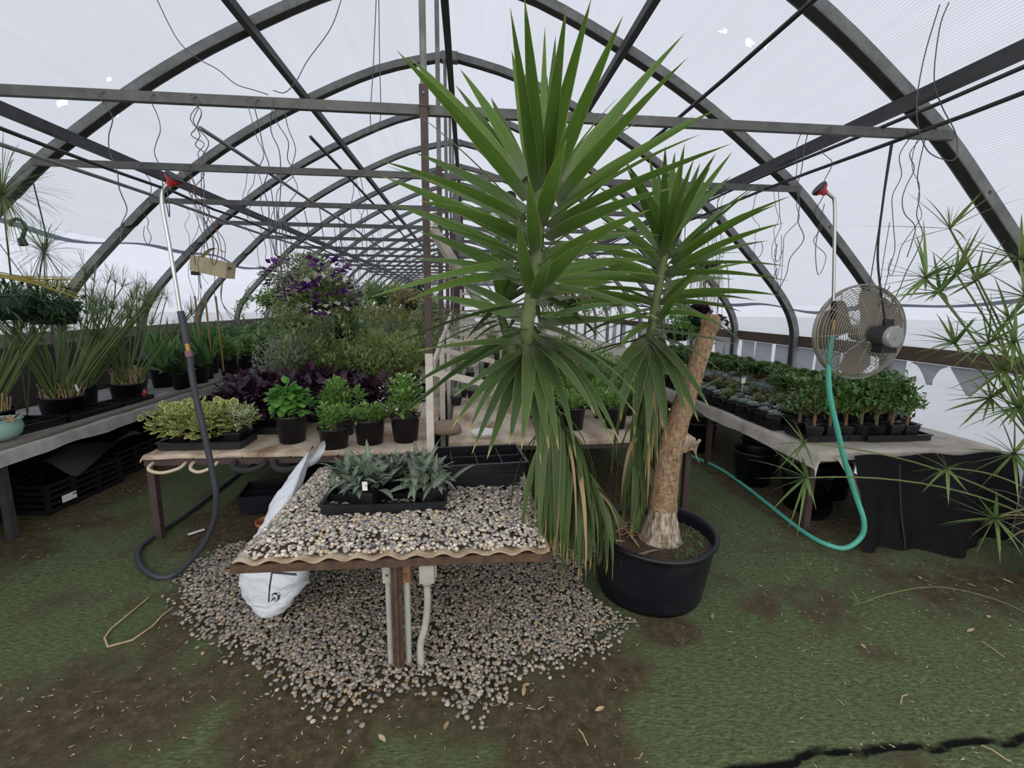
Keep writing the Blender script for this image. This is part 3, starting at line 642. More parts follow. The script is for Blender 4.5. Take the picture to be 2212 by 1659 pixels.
vis = np.where(P[:, 1] < 1.86)[0]; pick = np.sort(rp.choice(vis, min(85, len(vis)), replace=False))
peb_things(P[pick], rp, 'rounded pebble at the front edge of the gravel patch under the table', 'loose pebbles at the gravel patch edge', PEBG)
peb_stuff('gravel_patch', np.delete(P, pick, 0), rp, 'patch of loose grey gravel on the ground under the table', None, PEBG)

# ================================================================== trays and pots
def pot_mesh(g, r0, r1, h, lip=.01, n=22):
    g.lathe([(.001, .004), (r0*.97, .004), (r0, .0), (r0+(r1-r0)*.8, h-lip*2), (r1, h-lip*1.8), (r1+lip*.45, h-lip*1.5), (r1+lip*.5, h), (r1-.004, h), (r1-.006, h-.02), (r0*1.0, .01)], n)
def sq_pot(g, w0, w1, h, c=(0, 0, 0)):
    c = np.array(c); q = lambda w, z: [np.array([sx*w/2, sy*w/2, z])+c for sx, sy in ((-1, -1), (1, -1), (1, 1), (-1, 1))]
    V = q(w0, 0)+q(w1, h)+q(w1+.008, h)+q(w1+.008, h-.012)+q(w1-.004, h)+q(w1-.008, h-.02)
    Fc = [[3, 2, 1, 0]]
    for a, b in ((0, 3), (3, 2), (2, 4), (4, 5)):
        for i in range(4): Fc.append([4*a+i, 4*a+(i+1) % 4, 4*b+(i+1) % 4, 4*b+i])
    Fc.append([20, 21, 22, 23])
    g.add(V, Fc[:-1], sm=False)
def soil_disc(parent, r, z, n=18):
    g = G(); g.lathe([(.001, z+.006), (r*.6, z+.004), (r, z)], n); return g.build('soil', SOIL, parent, off=(0, 0, 0))
def sq_soil(parent, w, z):
    g = G(); g.box((0, 0, z-.005), (w, w, .012)); return g.build('soil', SOIL, parent, off=(0, 0, 0))
def tray_proto(name, label, w, d, h, nx, ny, mat=BLACKP, solid=True):
    r = thing(name, label, 'tray'); g = G(); t = .004
    if solid: g.box((0, 0, .003), (w-.03, d-.03, .005))
    for sx in (-1, 1):
        g.beam((sx*(w/2-.014), -d/2+.014, .0), (sx*(w/2-.004), -d/2+.0, h), .0, 0) if False else None
        g.box((sx*(w/2-.008), 0, h/2), (t, d-.016, h)); g.box((0, sx*(d/2-.008), h/2), (w-.016, t, h))
    g.build('tray_body', mat, r, off=(0, 0, 0))
    g = G()
    for sx in (-1, 1):
        g.box((sx*(w/2-.004), 0, h-.003), (.016, d, .007)); g.box((0, sx*(d/2-.004), h-.003), (w-.024, .016, .007))
    g.build('rim', mat, r, off=(0, 0, 0))
    if nx*ny > 1:
        g = G()
        for i in range(1, nx): g.box((-w/2+w*i/nx, 0, h*.42), (.006, d-.02, h*.75))
        for j in range(1, ny): g.box((0, -d/2+d*j/ny, h*.42), (w-.02, .006, h*.75))
        g.build('cell_dividers', mat, r, off=(0, 0, 0))
    return Proto(r)
TR_W = tray_proto('nursery_tray', 'tray', .54, .28, .055, 4, 2)
ztop = TZ+.058
TR_W.put((-.42, 2.33, ztop-.012), .02, (1.12, 1.12, 1.), 'wide black cell tray of silvery leaved plants on the pebbled table')
# stack of empty trays behind it
for i in range(4):
    TR_W.put((-.0+.012*i, 2.64-.008*i, ztop-.008+i*.030), .05*i-.06, (1.03, 1.25, 1.), 'empty black cell tray on the pebbled table, number %s from the bottom of the stack' % ('one', 'two', 'three', 'four')[i] if i < 3 else 'topmost empty black cell tray stacked behind the silvery plants', 'stack of empty trays')
# silvery plants in square pots
SILV = leafM('silver_veined_leaf', [(.08, .12, .085), (.12, .17, .12), (.10, .14, .105), (.15, .20, .145)], None, tip=(.30, .22, .14), tp=.95, rough=.5, transl=.12, mid=(.34, .39, .29), spots=((.22, .27, .2), 130.))
def silver_proto(seed):
    rng = np.random.default_rng(seed); r = thing('potted_silver_plant', 'p', 'potted plant')
    g = G(); sq_pot(g, .075, .098, .088); g.build('pot', BLACKP, r, off=(0, 0, 0)); sq_soil(r, .086, .074)
    n = 52; th = rng.uniform(0, 2*np.pi, n); el = rng.uniform(.05, 1.2, n)
    D = np.stack([np.cos(th)*np.cos(el), np.sin(th)*np.cos(el), np.sin(el)], -1); P0 = np.stack([rng.normal(0, .03, n), rng.normal(0, .03, n), .085+rng.uniform(0, .05, n)], -1)
    for q in range(n):
        g = G(); g.leaves(P0[q:q+1], D[q:q+1], rng.uniform(.09, .155, 1), rng.uniform(.032, .044, 1), rng.uniform(.3, 1.3, 1), nseg=5, prof='lance', fold=.25, rng=rng); g.build('leaf', SILV, r, off=(0, 0, 0))
    return Proto(r)
SP = [silver_proto(s) for s in (1, 2)]
spots = [(-.615, 2.37), (-.51, 2.25), (-.40, 2.40), (-.25, 2.38), (-.20, 2.255), (-.29, 2.44), (-.55, 2.43)]
for i, (x, y) in enumerate(spots):
    front = y < 2.3
    SP[i % 2].put((x, y, ztop-.008), i*1.3, 1.22 if front else 1.08, 'silvery veined plant in a square black pot, in the wide tray on the pebbled table', 'silvery plants in the wide tray')
g = G(); c = atY(788, 1050, 2.17); g.box(c, (.024, .003, .045)); tag(g.build('plant_label', TAGW), 'small pale plant label stuck among the silvery leaves', 'plant label')

# ================================================================== sack of soil
sk = thing('soil_sack', 'white plastic soil sack slumped under and beside the pebbled table', 'sack', (-1.03, 2.35, 0))
path = np.array([(-1.05, 2.25, .012), (-1.04, 2.29, .06), (-1.035, 2.35, .16), (-1.02, 2.41, .27), (-1.01, 2.48, .38), (-1.02, 2.56, .48), (-1.005, 2.66, .56), (-.985, 2.78, .64), (-.95, 2.92, .715)])
wid = np.array([.02, .13, .205, .195, .13, .085, .06, .045, .015]); thk = np.array([.012, .05, .10, .11, .10, .075, .05, .03, .008])
PC = catmull(path, 6); kk = np.linspace(0, len(path)-1, len(PC)); wid = np.interp(kk, range(len(path)), wid); thk = np.interp(kk, range(len(path)), thk)
T = nrm(np.gradient(PC, axis=0)); A = nrm(np.cross(T, np.array([-.45, -1., .25]))); B = np.cross(A, T)
th = np.arange(40)*2*np.pi/40; rs = np.random.default_rng(3)
V = []
for i in range(len(PC)):
    for a in th:
        ca, sa = np.cos(a), np.sin(a); q = 1+.04*np.sin(5*a+i*.9)+.035*np.sin(i*2.3+2*np.sin(a))
        V.append(PC[i]+A[i]*wid[i]*np.sign(ca)*abs(ca)**.75*q+B[i]*thk[i]*np.sign(sa)*abs(sa)**.9*q)
k = len(PC); i = np.arange(k-1)[:, None]; j = np.arange(40)[None]; j2 = (j+1) % 40
g = G(); V = np.array(V); V[:, 2] = np.maximum(V[:, 2], .012)
tbl = (V[:, 0] > TX0-.012) & (V[:, 2] > TZ-.05); V[tbl, 0] = TX0-.012
g.add(V, np.stack([i*40+j, i*40+j2, (i+1)*40+j2, (i+1)*40+j], -1).reshape(-1, 4), np.stack(np.broadcast_arrays((np.arange(k)/(k-1))[:, None], (np.arange(40)/40)[None]), -1).reshape(-1, 2))
m, t, out, N = nt('white_sack_plastic'); uv = N('ShaderNodeUVMap'); sp = N('ShaderNodeSeparateXYZ', {0: uv.outputs[0]}); tc = N('ShaderNodeTexCoord')
wv = N('ShaderNodeTexWave', {'Vector': uv.outputs[0], 'Scale': 5., 'Distortion': 9., 'Detail': 4., 'Detail Scale': 2.}, bands_direction='X')
def band(sock, a, w): return N('ShaderNodeMath', {0: N('ShaderNodeMath', {0: N('ShaderNodeMath', {0: sock, 1: a}, operation='SUBTRACT').outputs[0]}, operation='ABSOLUTE').outputs[0], 1: w}, operation='LESS_THAN').outputs[0]
def mul(a, b): return N('ShaderNodeMath', {0: a, 1: b}, operation='MULTIPLY').outputs[0]
def mx(a, b): return N('ShaderNodeMath', {0: a, 1: b}, operation='MAXIMUM').outputs[0]
u_, v_ = sp.outputs[0], sp.outputs[1]
ink = mul(band(v_, .205, .004), band(u_, .3, .16)); ink = mx(ink, mul(band(u_, .3, .006), band(v_, .14, .065)))
nz = N('ShaderNodeTexNoise', {'Vector': uv.outputs[0], 'Scale': 60., 'Detail': 2.}); blot = N('ShaderNodeMath', {0: nz.outputs[0], 1: .5}, operation='GREATER_THAN').outputs[0]
ink = mx(ink, mul(blot, mul(band(u_, .17, .025), band(v_, .16, .03))))
ink = mx(ink, mul(mul(N('ShaderNodeMath', {0: N('ShaderNodeMath', {0: v_, 1: 420.}, operation='MULTIPLY').outputs[0]}, operation='SINE').outputs[0], blot), mul(band(u_, .38, .06), band(v_, .13, .05))))
col = mixc(N, ink, (.66, .70, .76), (.03, .03, .05))
bp = N('ShaderNodeBump', {'Strength': .35, 'Distance': .012, 'Height': wv.outputs[0]})
p = N('ShaderNodeBsdfPrincipled', {'Base Color': col, 'Roughness': .38, 'Specular IOR Level': .4, 'Normal': bp.outputs[0]}); t.links.new(p.outputs[0], out.inputs[0])
g.build('sack_body', m, sk)
g = G(); g.grid(lambda a, b: (-1.02+.11*a-.05*b*(1-a), 2.76+.17*a+.02*math.sin(6*b), .63+.115*a-.11*b*(1-.3*a)+.012*math.sin(9*a+4*b)), np.linspace(0, 1, 10), np.linspace(0, 1, 8)); g.build('open_flap', m, sk)

# ================================================================== the yucca
YUC = leafM('yucca_leaf', [(.11, .215, .035), (.15, .28, .045), (.09, .175, .035), (.18, .31, .06)], None, vein=.5, edge=(.30, .34, .12), tip=(.42, .36, .12), tp=.93, rough=.36, transl=.38, spec=.45, base=(.2, .24, .15))
YUCD = leafM('old_yucca_leaf', [(.075, .13, .04), (.11, .18, .055), (.06, .105, .038), (.14, .20, .065)], None, vein=.6, edge=(.24, .27, .10), tip=(.50, .40, .13), tp=.9, rough=.5, transl=.25, base=(.24, .26, .18))
YUCB = leafM('dead_yucca_leaf', [(.30, .19, .10), (.40, .29, .17), (.22, .13, .07)], None, rough=.8, transl=.1)
yu = thing('yucca', 'tall yucca with sword leaves and a sawn-off trunk in a big black tub', 'potted plant', (1.02, 2.42, 0))
def ribbon(C, w, side, name, mat, parent, fold=.22, rnd=.5, twist=0.):
    """sword leaf along the curve C"""
    k = len(C); t = np.linspace(0, 1, k); T = nrm(np.gradient(C, axis=0))
    pr_ = np.minimum(1, .66+1.1*t)*np.clip(1-t**1.65, 0, 1)**.95+.010
    g = G(); V = []; S = side - T[0]*(side@T[0]); S = S/max(np.linalg.norm(S), 1e-6)
    for i in range(k):
        S = S-T[i]*(S@T[i]); S = S/max(np.linalg.norm(S), 1e-6); Nn = np.cross(T[i], S); a = twist*t[i]
        s2 = math.cos(a)*S+math.sin(a)*Nn; n2 = np.cross(T[i], s2); hw = w/2*pr_[i]
        for e in (-1, -.5, 0, .5, 1): V.append(C[i]+s2*hw*e+n2*hw*fold*abs(e))
    i = np.arange(k-1)[:, None]*5; j = np.arange(4)[None]; Fc = np.stack([i+j, i+j+1, i+5+j+1, i+5+j], -1).reshape(-1, 4)
    uv = [(a, b) for a in t for b in (0, .25, .5, .75, 1)]
    g.add(V, Fc, uv, rnd); return g.build(name, mat, parent)
def bez(B, C, T, k=10):
    t = np.linspace(0, 1, k)[:, None]; return (1-t)**2*B+2*t*(1-t)*C+t*t*T
ry = np.random.default_rng(17)
def traced(tip, base, sgn, Yb, L, wpx, parent, mat=YUC, arch=.03, ctrl=None, axis=None, fold=.22, tw=None):
    """leaf whose base sits on the stem and whose tip lies on the seen direction at the leaf's real length"""
    B = atY(*base, Yb); d = ray(*tip); d = d/np.linalg.norm(d); oc = CAM-B; b = oc@d; c = oc@oc-L*L; q = b*b-c
    tt = -b+(sgn*math.sqrt(q) if q > 0 else 0.)
    Tp = CAM+d*tt; wd_ = wpx/F*((B+Tp)/2-CAM)@_f
    if ctrl is None: Cc = (B+Tp)/2+np.array([0, 0, arch])
    else:
        cc = (B+Tp)/2; yy = cc[1]; Cc = atY(*ctrl, yy)
    rad = Tp-B; rad[2] = 0
    tang = np.array([-rad[1], rad[0], 0.]); tang = tang/max(np.linalg.norm(tang), 1e-6)
    if np.linalg.norm(rad) < .15: tang = np.array([1., .15, 0])
    Tn = nrm(Tp-B); up = np.cross(Tn, tang); a = ry.normal(0, .45) if tw is None else tw
    if tw is None:   # old blades twist on their bases; most show some of their face
        vd = nrm((B+Tp)/2-CAM); sf = np.cross(Tn, vd); a0 = math.atan2(sf@up, sf@tang); a0 = (a0+math.pi/2) % math.pi-math.pi/2; a = .52*a0+ry.normal(0, .22)
    S = math.cos(a)*tang+math.sin(a)*up
    return ribbon(bez(B, Cc, Tp), wd_, S, 'leaf', mat, parent, fold, float(ry.random()), ry.normal(0, .25))
H1 = 1.95
up1 = [((1102, 15), (1158, 420), -1, 34), ((1133, -6), (1166, 415), -1, 46), ((1224, 11), (1176, 400), -1, 40), ((1278, -6), (1178, 395), -1, 44), ((1346, 34), (1200, 385), -1, 40), ((1481, 70), (1200, 415), 1, 38), ((1487, 123), (1206, 432), -1, 40),
 ((1177, 57), (1172, 400), 1, 22), ((1200, 76), (1180, 390), 1, 26), ((856, 108), (1139, 432), -1, 40), ((885, 123), (1125, 392), 1, 34), ((993, 148), (1139, 380), 1, 28), ((983, 182), (1136, 415), 1, 30), ((1012, 308), (1140, 420), 1, 24), ((1105, 108), (1160, 420), 1, 36),
 ((896, 330), (1136, 455), 1, 26), ((820, 346), (1136, 476), -1, 32), ((831, 357), (1138, 492), 1, 30), ((824, 380), (1141, 530), -1, 36), ((846, 440), (1130, 562), 1, 34), ((907, 433), (1142, 520), -1, 36),
 ((1551, 235), (1204, 442), 1, 30), ((1581, 310), (1183, 492), -1, 34), ((1450, 406), (1180, 517), -1, 40), ((1405, 452), (1170, 582), -1, 40), ((1141, 380), (1158, 548), -1, 40), ((1224, 300), (1169, 484), -1, 46), ((1280, 517), (1162, 628), -1, 44),
 ((1500, 250), (1190, 470), 1, 28), ((1060, 210), (1150, 430), 1, 34), ((1240, 130), (1182, 420), 1, 34)]
for t_, b_, s_, w_ in up1: traced(t_, b_, s_, H1, .80, w_*1.05, yu)
mid1 = [((800, 642), (1112, 568), -1, 32, (980, 585)), ((877, 651), (1090, 598), -1, 28, None), ((926, 641), (1131, 690), 1, 24, None), ((960, 601), (1131, 680), 1, 24, None), ((1006, 738), (1139, 712), -1, 32, (1070, 712)), ((900, 757), (1131, 738), -1, 22, (1040, 735)),
 ((1390, 653), (1166, 692), 1, 24, None), ((1367, 694), (1166, 702), 1, 26, (1270, 684)), ((1268, 647), (1163, 660), 1, 24, None), ((1272, 744), (1160, 704), -1, 28, (1210, 710)), ((1374, 812), (1162, 734), 1, 26, (1270, 760)),
 ((880, 560), (1125, 600), 1, 30, None), ((905, 500), (1130, 610), 1, 32, None), ((1400, 560), (1165, 600), 1, 30, (1290, 560)), ((1330, 610), (1165, 640), 1, 28, None), ((1120, 470), (1150, 640), -1, 40, (1128, 560)), ((1190, 560), (1155, 650), -1, 38, None)]
for t_, b_, s_, w_, c_ in mid1: traced(t_, b_, s_, H1, .72, w_*.98, yu, YUC if t_[1] < 660 else YUCD, .04, c_) if True else None
low1 = [((1376, 897), (1162, 723), (1290, 790), 36), ((1340, 958), (1165, 735), (1270, 800), 34), ((1126, 973), (1143, 742), (1142, 830), 40), ((1019, 981), (1135, 755), (1080, 830), 34), ((980, 856), (1132, 755), (1070, 790), 30), ((976, 924), (1130, 765), (1060, 800), 28),
 ((1052, 992), (1136, 760), (1092, 860), 36), ((1101, 962), (1140, 755), (1120, 850), 38), ((1186, 970), (1148, 748), (1165, 840), 34), ((1207, 973), (1152, 745), (1185, 830), 36), ((1169, 1004), (1150, 760), (1150, 880), 36), ((1245, 992), (1155, 742), (1220, 830), 36),
 ((1325, 962), (1160, 740), (1250, 790), 36), ((1288, 900), (1160, 745), (1230, 790), 34), ((1375, 850), (1165, 725), (1280, 745), 26), ((1010, 940), (1134, 760), (1060, 810), 28)]
for t_, b_, c_, w_ in low1: traced(t_, b_, -1, H1-.02, .66, w_*1.0, yu, YUCD, 0, c_, tw=ry.normal(0, .3))
def filler(n, Yh, x0, y0, x1, y1, L, seed, w):
    rg = np.random.default_rng(seed)
    for _ in range(n):
        q = rg.random(); B = atY(x0+(x1-x0)*q, y0+(y1-y0)*q, Yh); ph = rg.uniform(-.5, 3.6); el = -.55+1.5*q+rg.normal(0, .22)
        d = np.array([math.cos(ph)*math.cos(el), math.sin(ph)*math.cos(el), math.sin(el)]); l = L*rg.uniform(.75, 1.05); Tp = B+d*l; S = np.array([-math.sin(ph), math.cos(ph), 0]); a = rg.normal(.3, .4)
        up = np.cross(d, S); S = math.cos(a)*S+math.sin(a)*up; ribbon(bez(B, (B+Tp)/2+[0, 0, .05], Tp-[0, 0, .04]), w*rg.uniform(.8, 1.1), S, 'leaf', YUC if el > -.1 else YUCD, yu, .22, float(rg.random()), rg.normal(0, .3))
filler(46, H1, 1142, 740, 1168, 430, .68, 71, .048)
# stems
c1 = atY(1141, 745, H1); c1t = atY(1166, 400, H1); pc = np.array([1.02, 2.42, .30])
def stem(pts, r0, r1, mat, name, n=14, k=8, wob=.0):
    C = catmull(pts, k); rr = np.linspace(r0, r1, len(C))*(1+wob*np.sin(np.arange(len(C))*2.2)); g = G(); g.tube(C, rr, n); return g.build(name, mat, yu)
stem([(.80, 2.36, .28), (.62, 2.25, .62), (.42, 2.08, 1.0), tuple(c1), tuple((c1+c1t)/2+[.01, 0, 0]), tuple(c1t)], .036, .024, STEMG, 'stem', wob=.03)
# skirts of old leaves hanging from the leaning stem
def skirt(n, pts, seed, zlo, Lr, spread, dead=.12, cam_bias=0.):
    rg = np.random.default_rng(seed); C = catmull(pts, 10)
    for _ in range(n):
        q = rg.random(); B = C[int(q*(len(C)-1))]; ph = rg.uniform(0, 2*np.pi)
        if cam_bias and rg.random() < cam_bias: ph = rg.uniform(np.pi*1.05, np.pi*1.95)
        out_ = np.array([math.cos(ph), math.sin(ph), 0]); L = rg.uniform(*Lr); sp_ = rg.uniform(*spread)
        Tp = B+out_*L*sp_+np.array([0, 0, -L*math.sqrt(max(0, 1-sp_**2))]); Tp[2] = max(Tp[2], zlo+rg.uniform(0, .08))
        Cc = B+out_*L*(sp_*.8+.06)+np.array([0, 0, -.12*L])
        S = np.array([-out_[1], out_[0], 0]); a = rg.normal(0, .35); S = math.cos(a)*S+math.sin(a)*np.array([0, 0, 1.])
        dd = rg.random() < dead
        ribbon(bez(B, Cc, Tp, 9), rg.uniform(.038, .058)*(.6 if dd else 1), S, 'leaf', YUCB if dd else YUCD, yu, .2, float(rg.random()), rg.normal(0, .4))
skirt(58, [(.36, 2.03, 1.18), (.45, 2.1, 1.0), (.55, 2.2, .8)], 5, .30, (.5, .72), (.05, .4), .06, .55)
skirt(46, [(.48, 2.12, .92), (.60, 2.22, .72), (.70, 2.3, .58)], 6, .20, (.42, .62), (.03, .35), .15, .5)
# second head, standing to the right and further back
H2 = 2.50
up2 = [(1437, 315), (1458, 327), (1479, 310), (1513, 351), (1547, 330), (1583, 327), (1346, 342), (1403, 342), (1352, 358), (1580, 380), (1500, 340), (1420, 360), (1470, 345), (1535, 360)]
for i, t_ in enumerate(up2): traced(t_, (1436+ry.normal(0, 6), 545+ry.normal(0, 14)), 1 if i % 2 else -1, H2, .72, 29, yu)
side2 = [((1648, 391), (1450, 555), 1), ((1682, 440), (1450, 570), -1), ((1712, 422), (1452, 560), -1), ((1694, 481), (1450, 585), -1), ((1650, 393), (1450, 570), 1), ((1617, 525), (1440, 600), 1), ((1705, 607), (1436, 595), -1), ((1682, 638), (1432, 640), 1), ((1638, 650), (1432, 650), -1), ((1603, 674), (1425, 655), 1), ((1700, 575), (1440, 580), 1), ((1560, 700), (1420, 680), -1),
 ((1210, 600), (1425, 590), 1), ((1180, 520), (1425, 575), 1), ((1250, 440), (1430, 560), 1), ((1230, 660), (1415, 650), 1), ((1275, 700), (1412, 690), -1), ((1310, 560), (1425, 610), -1), ((1300, 480), (1428, 570), -1), ((1240, 560), (1420, 610), -1), ((1545, 560), (1430, 660), -1), ((1500, 600), (1420, 700), -1), ((1660, 520), (1440, 590), 1), ((1290, 400), (1432, 550), 1), ((1590, 605), (1432, 620), 1), ((1330, 760), (1405, 700), -1)]
for t_, b_, s_ in side2: traced(t_, b_, s_, H2, .70, 22, yu, YUC, .05)
low2 = [((1532, 880), (1406, 730), (1480, 790)), ((1509, 911), (1404, 745), (1470, 800)), ((1310, 850), (1398, 735), (1340, 770)), ((1400, 960), (1402, 745), (1402, 830)), ((1440, 950), (1405, 740), (1430, 830)), ((1370, 940), (1398, 745), (1375, 830)), ((1340, 910), (1395, 740), (1350, 800)), ((1480, 900), (1406, 735), (1460, 800)), ((1420, 1000), (1403, 760), (1412, 860)), ((1590, 745), (1410, 715), (1500, 722)), ((1555, 800), (1408, 725), (1490, 745))]
for t_, b_, c_ in low2: traced(t_, b_, -1, H2-.02, .56, 32, yu, YUCD, 0, c_, tw=ry.normal(0, .3))
filler(30, H2, 1404, 735, 1437, 560, .60, 72, .045)
c2 = atY(1402, 745, H2); c2t = atY(1437, 540, H2)
stem([(.98, 2.46, .28), (.98, 2.5, .7), tuple(c2-[0, 0, .3]), tuple(c2), tuple(c2t)], .036, .022, STEMG, 'stem', wob=.03)
skirt(44, [tuple(c2-[0, 0, .06]), tuple(c2-[.0, -.01, .3]), (.98, 2.5, .78)], 8, .32, (.42, .62), (.04, .38), .2, .6)
skirt(30, [(.96, 2.48, .9), (.98, 2.48, .62)], 9, .30, (.34, .5), (.04, .4), .3, .6)
# small third head behind, left
H3 = 2.72; c3 = atY(1085, 690, H3); rg = np.random.default_rng(23)
for i in range(34):
    ph = rg.uniform(0, 2*np.pi); el = rg.uniform(-.5, 1.45); L = rg.uniform(.38, .55); d = np.array([math.cos(ph)*math.cos(el), math.sin(ph)*math.cos(el), math.sin(el)])
    B = c3+np.array([0, 0, .10*math.sin(el)]); S = np.array([-math.sin(ph), math.cos(ph), 0])
    Tp = B+d*L; Tp[1] = max(Tp[1], 2.45); ribbon(bez(B, (B+Tp)/2+[0, 0, .05], Tp, 8), .05, S, 'leaf', YUC if el > 0 else YUCD, yu, .2, float(rg.random()), rg.normal(0, .4))
stem([(.92, 2.52, .28), (.68, 2.66, .62), (.4, 2.74, .95), tuple(c3), tuple(c3+[0, 0, .16])], .034, .02, STEMG, 'stem')
# sawn trunk
tp = [atY(1424, 1178, 2.36), atY(1430, 1120, 2.36), atY(1436, 1050, 2.37), atY(1450, 960, 2.39), atY(1478, 870, 2.42), atY(1508, 780, 2.45), atY(1540, 684, 2.48)]
TC = catmull(tp, 6); q = np.linspace(0, 1, len(TC)); rr = np.interp(q, [0, .06, .14, .2, .32, .5, .75, 1], [.150, .118, .09, .078, .073, .066, .053, .043])*(1+.025*np.sin(q*60)); kc = int(len(TC)*.24)
g = G(); g.tube(TC[:kc+1], rr[:kc+1], 20); g.build('swollen_base', BARKB, yu)
g = G(); g.tube(TC[kc:], rr[kc:], 18); trk = g.build('sawn_trunk', BARK, yu)
e = TC[-1]; dd = nrm(TC[-1]-TC[-2]); g = G(); g.tube([e-dd*.004, e+dd*.004], .041, 16); g.build('cut_face', M('cut_wood', (.42, .27, .15), .85, 0, (.3, .18, .1), 30.), yu)
g = G(); g.tube([e-dd*.05+[-.036, 0, 0], e-dd*.03+[-.062, -.01, .012]], [.014, .009], 8); g.tube([e-dd*.07+[.036, -.01, 0], e-dd*.05+[.055, -.02, .0]], [.016, .012], 8); g.build('leaf_scars', BARK, yu)
for i, (x0, x1_, y0, y1_, yy) in enumerate(((1330, 1280, 1150, 1040, 2.3), (1345, 1330, 1160, 1090, 2.28))):
    a, b = atY(x0, y0, yy), atY(x1_, y1_, yy)
# tub
PCX, PCY = 1.03, 2.385
g = G(); g.lathe([(.001, .005), (.275, .005), (.28, 0), (.292, .03), (.315, .2), (.325, .30), (.335, .335), (.345, .338), (.348, .352), (.34, .362), (.325, .36), (.318, .33), (.30, .2), (.28, .02)], 48, (PCX, PCY, 0))
V = g.V[0]; a = np.arctan2(V[:, 1]-PCY, V[:, 0]-PCX); V[:, 2] += np.clip(V[:, 2]-.25, 0, 1)*(.12*np.sin(2*a+.5)); V[:, 0] += .02*np.clip(V[:, 2]/.36, 0, 1)*np.cos(2*a)
g.build('tub', BLACKD, yu)
g = G(); g.lathe([(.001, .315), (.12, .312), (.22, .305), (.325, .295)], 36, (PCX, PCY, 0)); g.build('soil', SOIL, yu)
WEED = leafM('weed_leaf', [(.06, .16, .03), (.10, .22, .05)], transl=.2)
g = G(); n = 260; rg = np.random.default_rng(2); ph = rg.uniform(-1.5, .7, n); rad = rg.uniform(.15, .29, n)
P0 = np.stack([PCX+rad*np.cos(ph), PCY+rad*np.sin(ph), .305+rg.uniform(0, .025, n)], -1); D = nrm(rg.normal(0, 1, (n, 3))+[0, 0, .9]); g.leaves(P0, D, rg.uniform(.012, .026, n), rg.uniform(.005, .009, n), .5, nseg=2); g.build('weeds', WEED, yu, kind='stuff')
g = G()
for i in range(26):
    a = rg.uniform(0, 6.28); r_ = rg.uniform(.05, .28); p0 = np.array([PCX-.12+r_*math.cos(a)*.8, PCY-.05+r_*math.sin(a)*.8, .315]); g.leaves([p0], [[math.cos(a*3), math.sin(a*3), rg.uniform(0, .5)]], rg.uniform(.1, .24), .012, .6, nseg=4, prof='blade')
g.build('dead_leaf_litter', YUCB, yu, kind='stuff')
# ================================================================== watering wands and hoses
def px_path(pts, Y): return [atY(x, y, Y) for x, y in pts]
wl = thing('watering_wand', 'watering wand with red head and dark hose hung over the left aisle', 'watering wand', atY(392, 690, 2.63))
g = G(); g.tube(catmull(px_path([(368, 396), (354, 408), (350, 440), (365, 525), (381, 620), (392, 690)], 2.63), 6), .0095, 10); g.build('tube', ALU, wl)
def rose(parent, c, d, s=1.):
    d = nrm(np.array(d, float)); c = np.array(c); g = G(); g.tube([c-d*.03*s, c-d*.012*s, c, c+d*.012*s], np.array([.013, .018, .034, .036])*s, 18); hd = g.build('red_head', RED, parent)
    g = G(); g.tube([c+d*.010*s, c+d*.019*s], np.array([.0375, .035])*s, 18); g.build('face_plate', CABLE, hd)
rose(wl, atY(373, 388, 2.63), (.62, -.15, .75), 1.15)
g = G(); g.tube(px_path([(390, 672), (396, 700), (404, 742)], 2.63), [.016, .018, .017], 12); g.build('grip', RUBBER, wl)
g = G(); g.tube(px_path([(404, 740), (408, 762)], 2.63), .014, 10); g.build('coupling', BRASS, wl)
g = G(); g.tube(px_path([(407, 758), (409, 770)], 2.63), .019, 10); g.build('hose_collar', M('plum_collar', (.22, .10, .14), .5), wl)
hp = px_path([(410, 768), (418, 830), (440, 930), (459, 1020), (467, 1070)], 2.64) + [atY(462, 1125, 2.66), atY(436, 1182, 2.68)]
hp += [atZ(x, y, .018) for x, y in ((380, 1240), (335, 1245), (304, 1222), (299, 1192), (322, 1166), (420, 1098), (520, 1020), (600, 968))]
g = G(); g.tube(catmull(hp, 8), .0165, 12); tag(g.build('garden_hose', RUBBER), 'dark grey hose looping on the turf below the left watering wand', 'hose')
wr = thing('watering_wand', 'watering wand with red head on the teal hose beside the fan', 'watering wand', atY(1801, 690, 2.70))
g = G(); g.tube(catmull(px_path([(1779, 414), (1796, 424), (1803, 445), (1802, 560), (1800, 655)], 2.70), 6), .0095, 10); g.build('tube', ALU, wr)
rose(wr, atY(1774, 410, 2.70), (-.75, .1, .55), 1.2)
g = G(); g.tube(px_path([(1801, 650), (1801, 690)], 2.70), [.016, .015], 12); g.build('grip', CABLE, wr)
g = G(); g.tube(px_path([(1801, 688), (1800, 705), (1799, 726)], 2.70), [.012, .015, .012], 10); g.build('brass_valve', BRASS, wr)
hp = px_path([(1798, 724), (1790, 785), (1792, 850), (1808, 925), (1826, 1000), (1848, 1070)], 2.70) + [atY(1866, 1125, 2.66), atY(1860, 1160, 2.66)]
hp += [atZ(x, y, .018) for x, y in ((1825, 1184), (1780, 1174), (1740, 1152), (1700, 1122), (1650, 1082), (1600, 1043), (1550, 1010), (1500, 988), (1468, 977))]
g = G(); g.tube(catmull(hp, 8), .0165, 12); tag(g.build('garden_hose', TEALH), 'teal hose running from the wand beside the fan along the right aisle', 'hose')

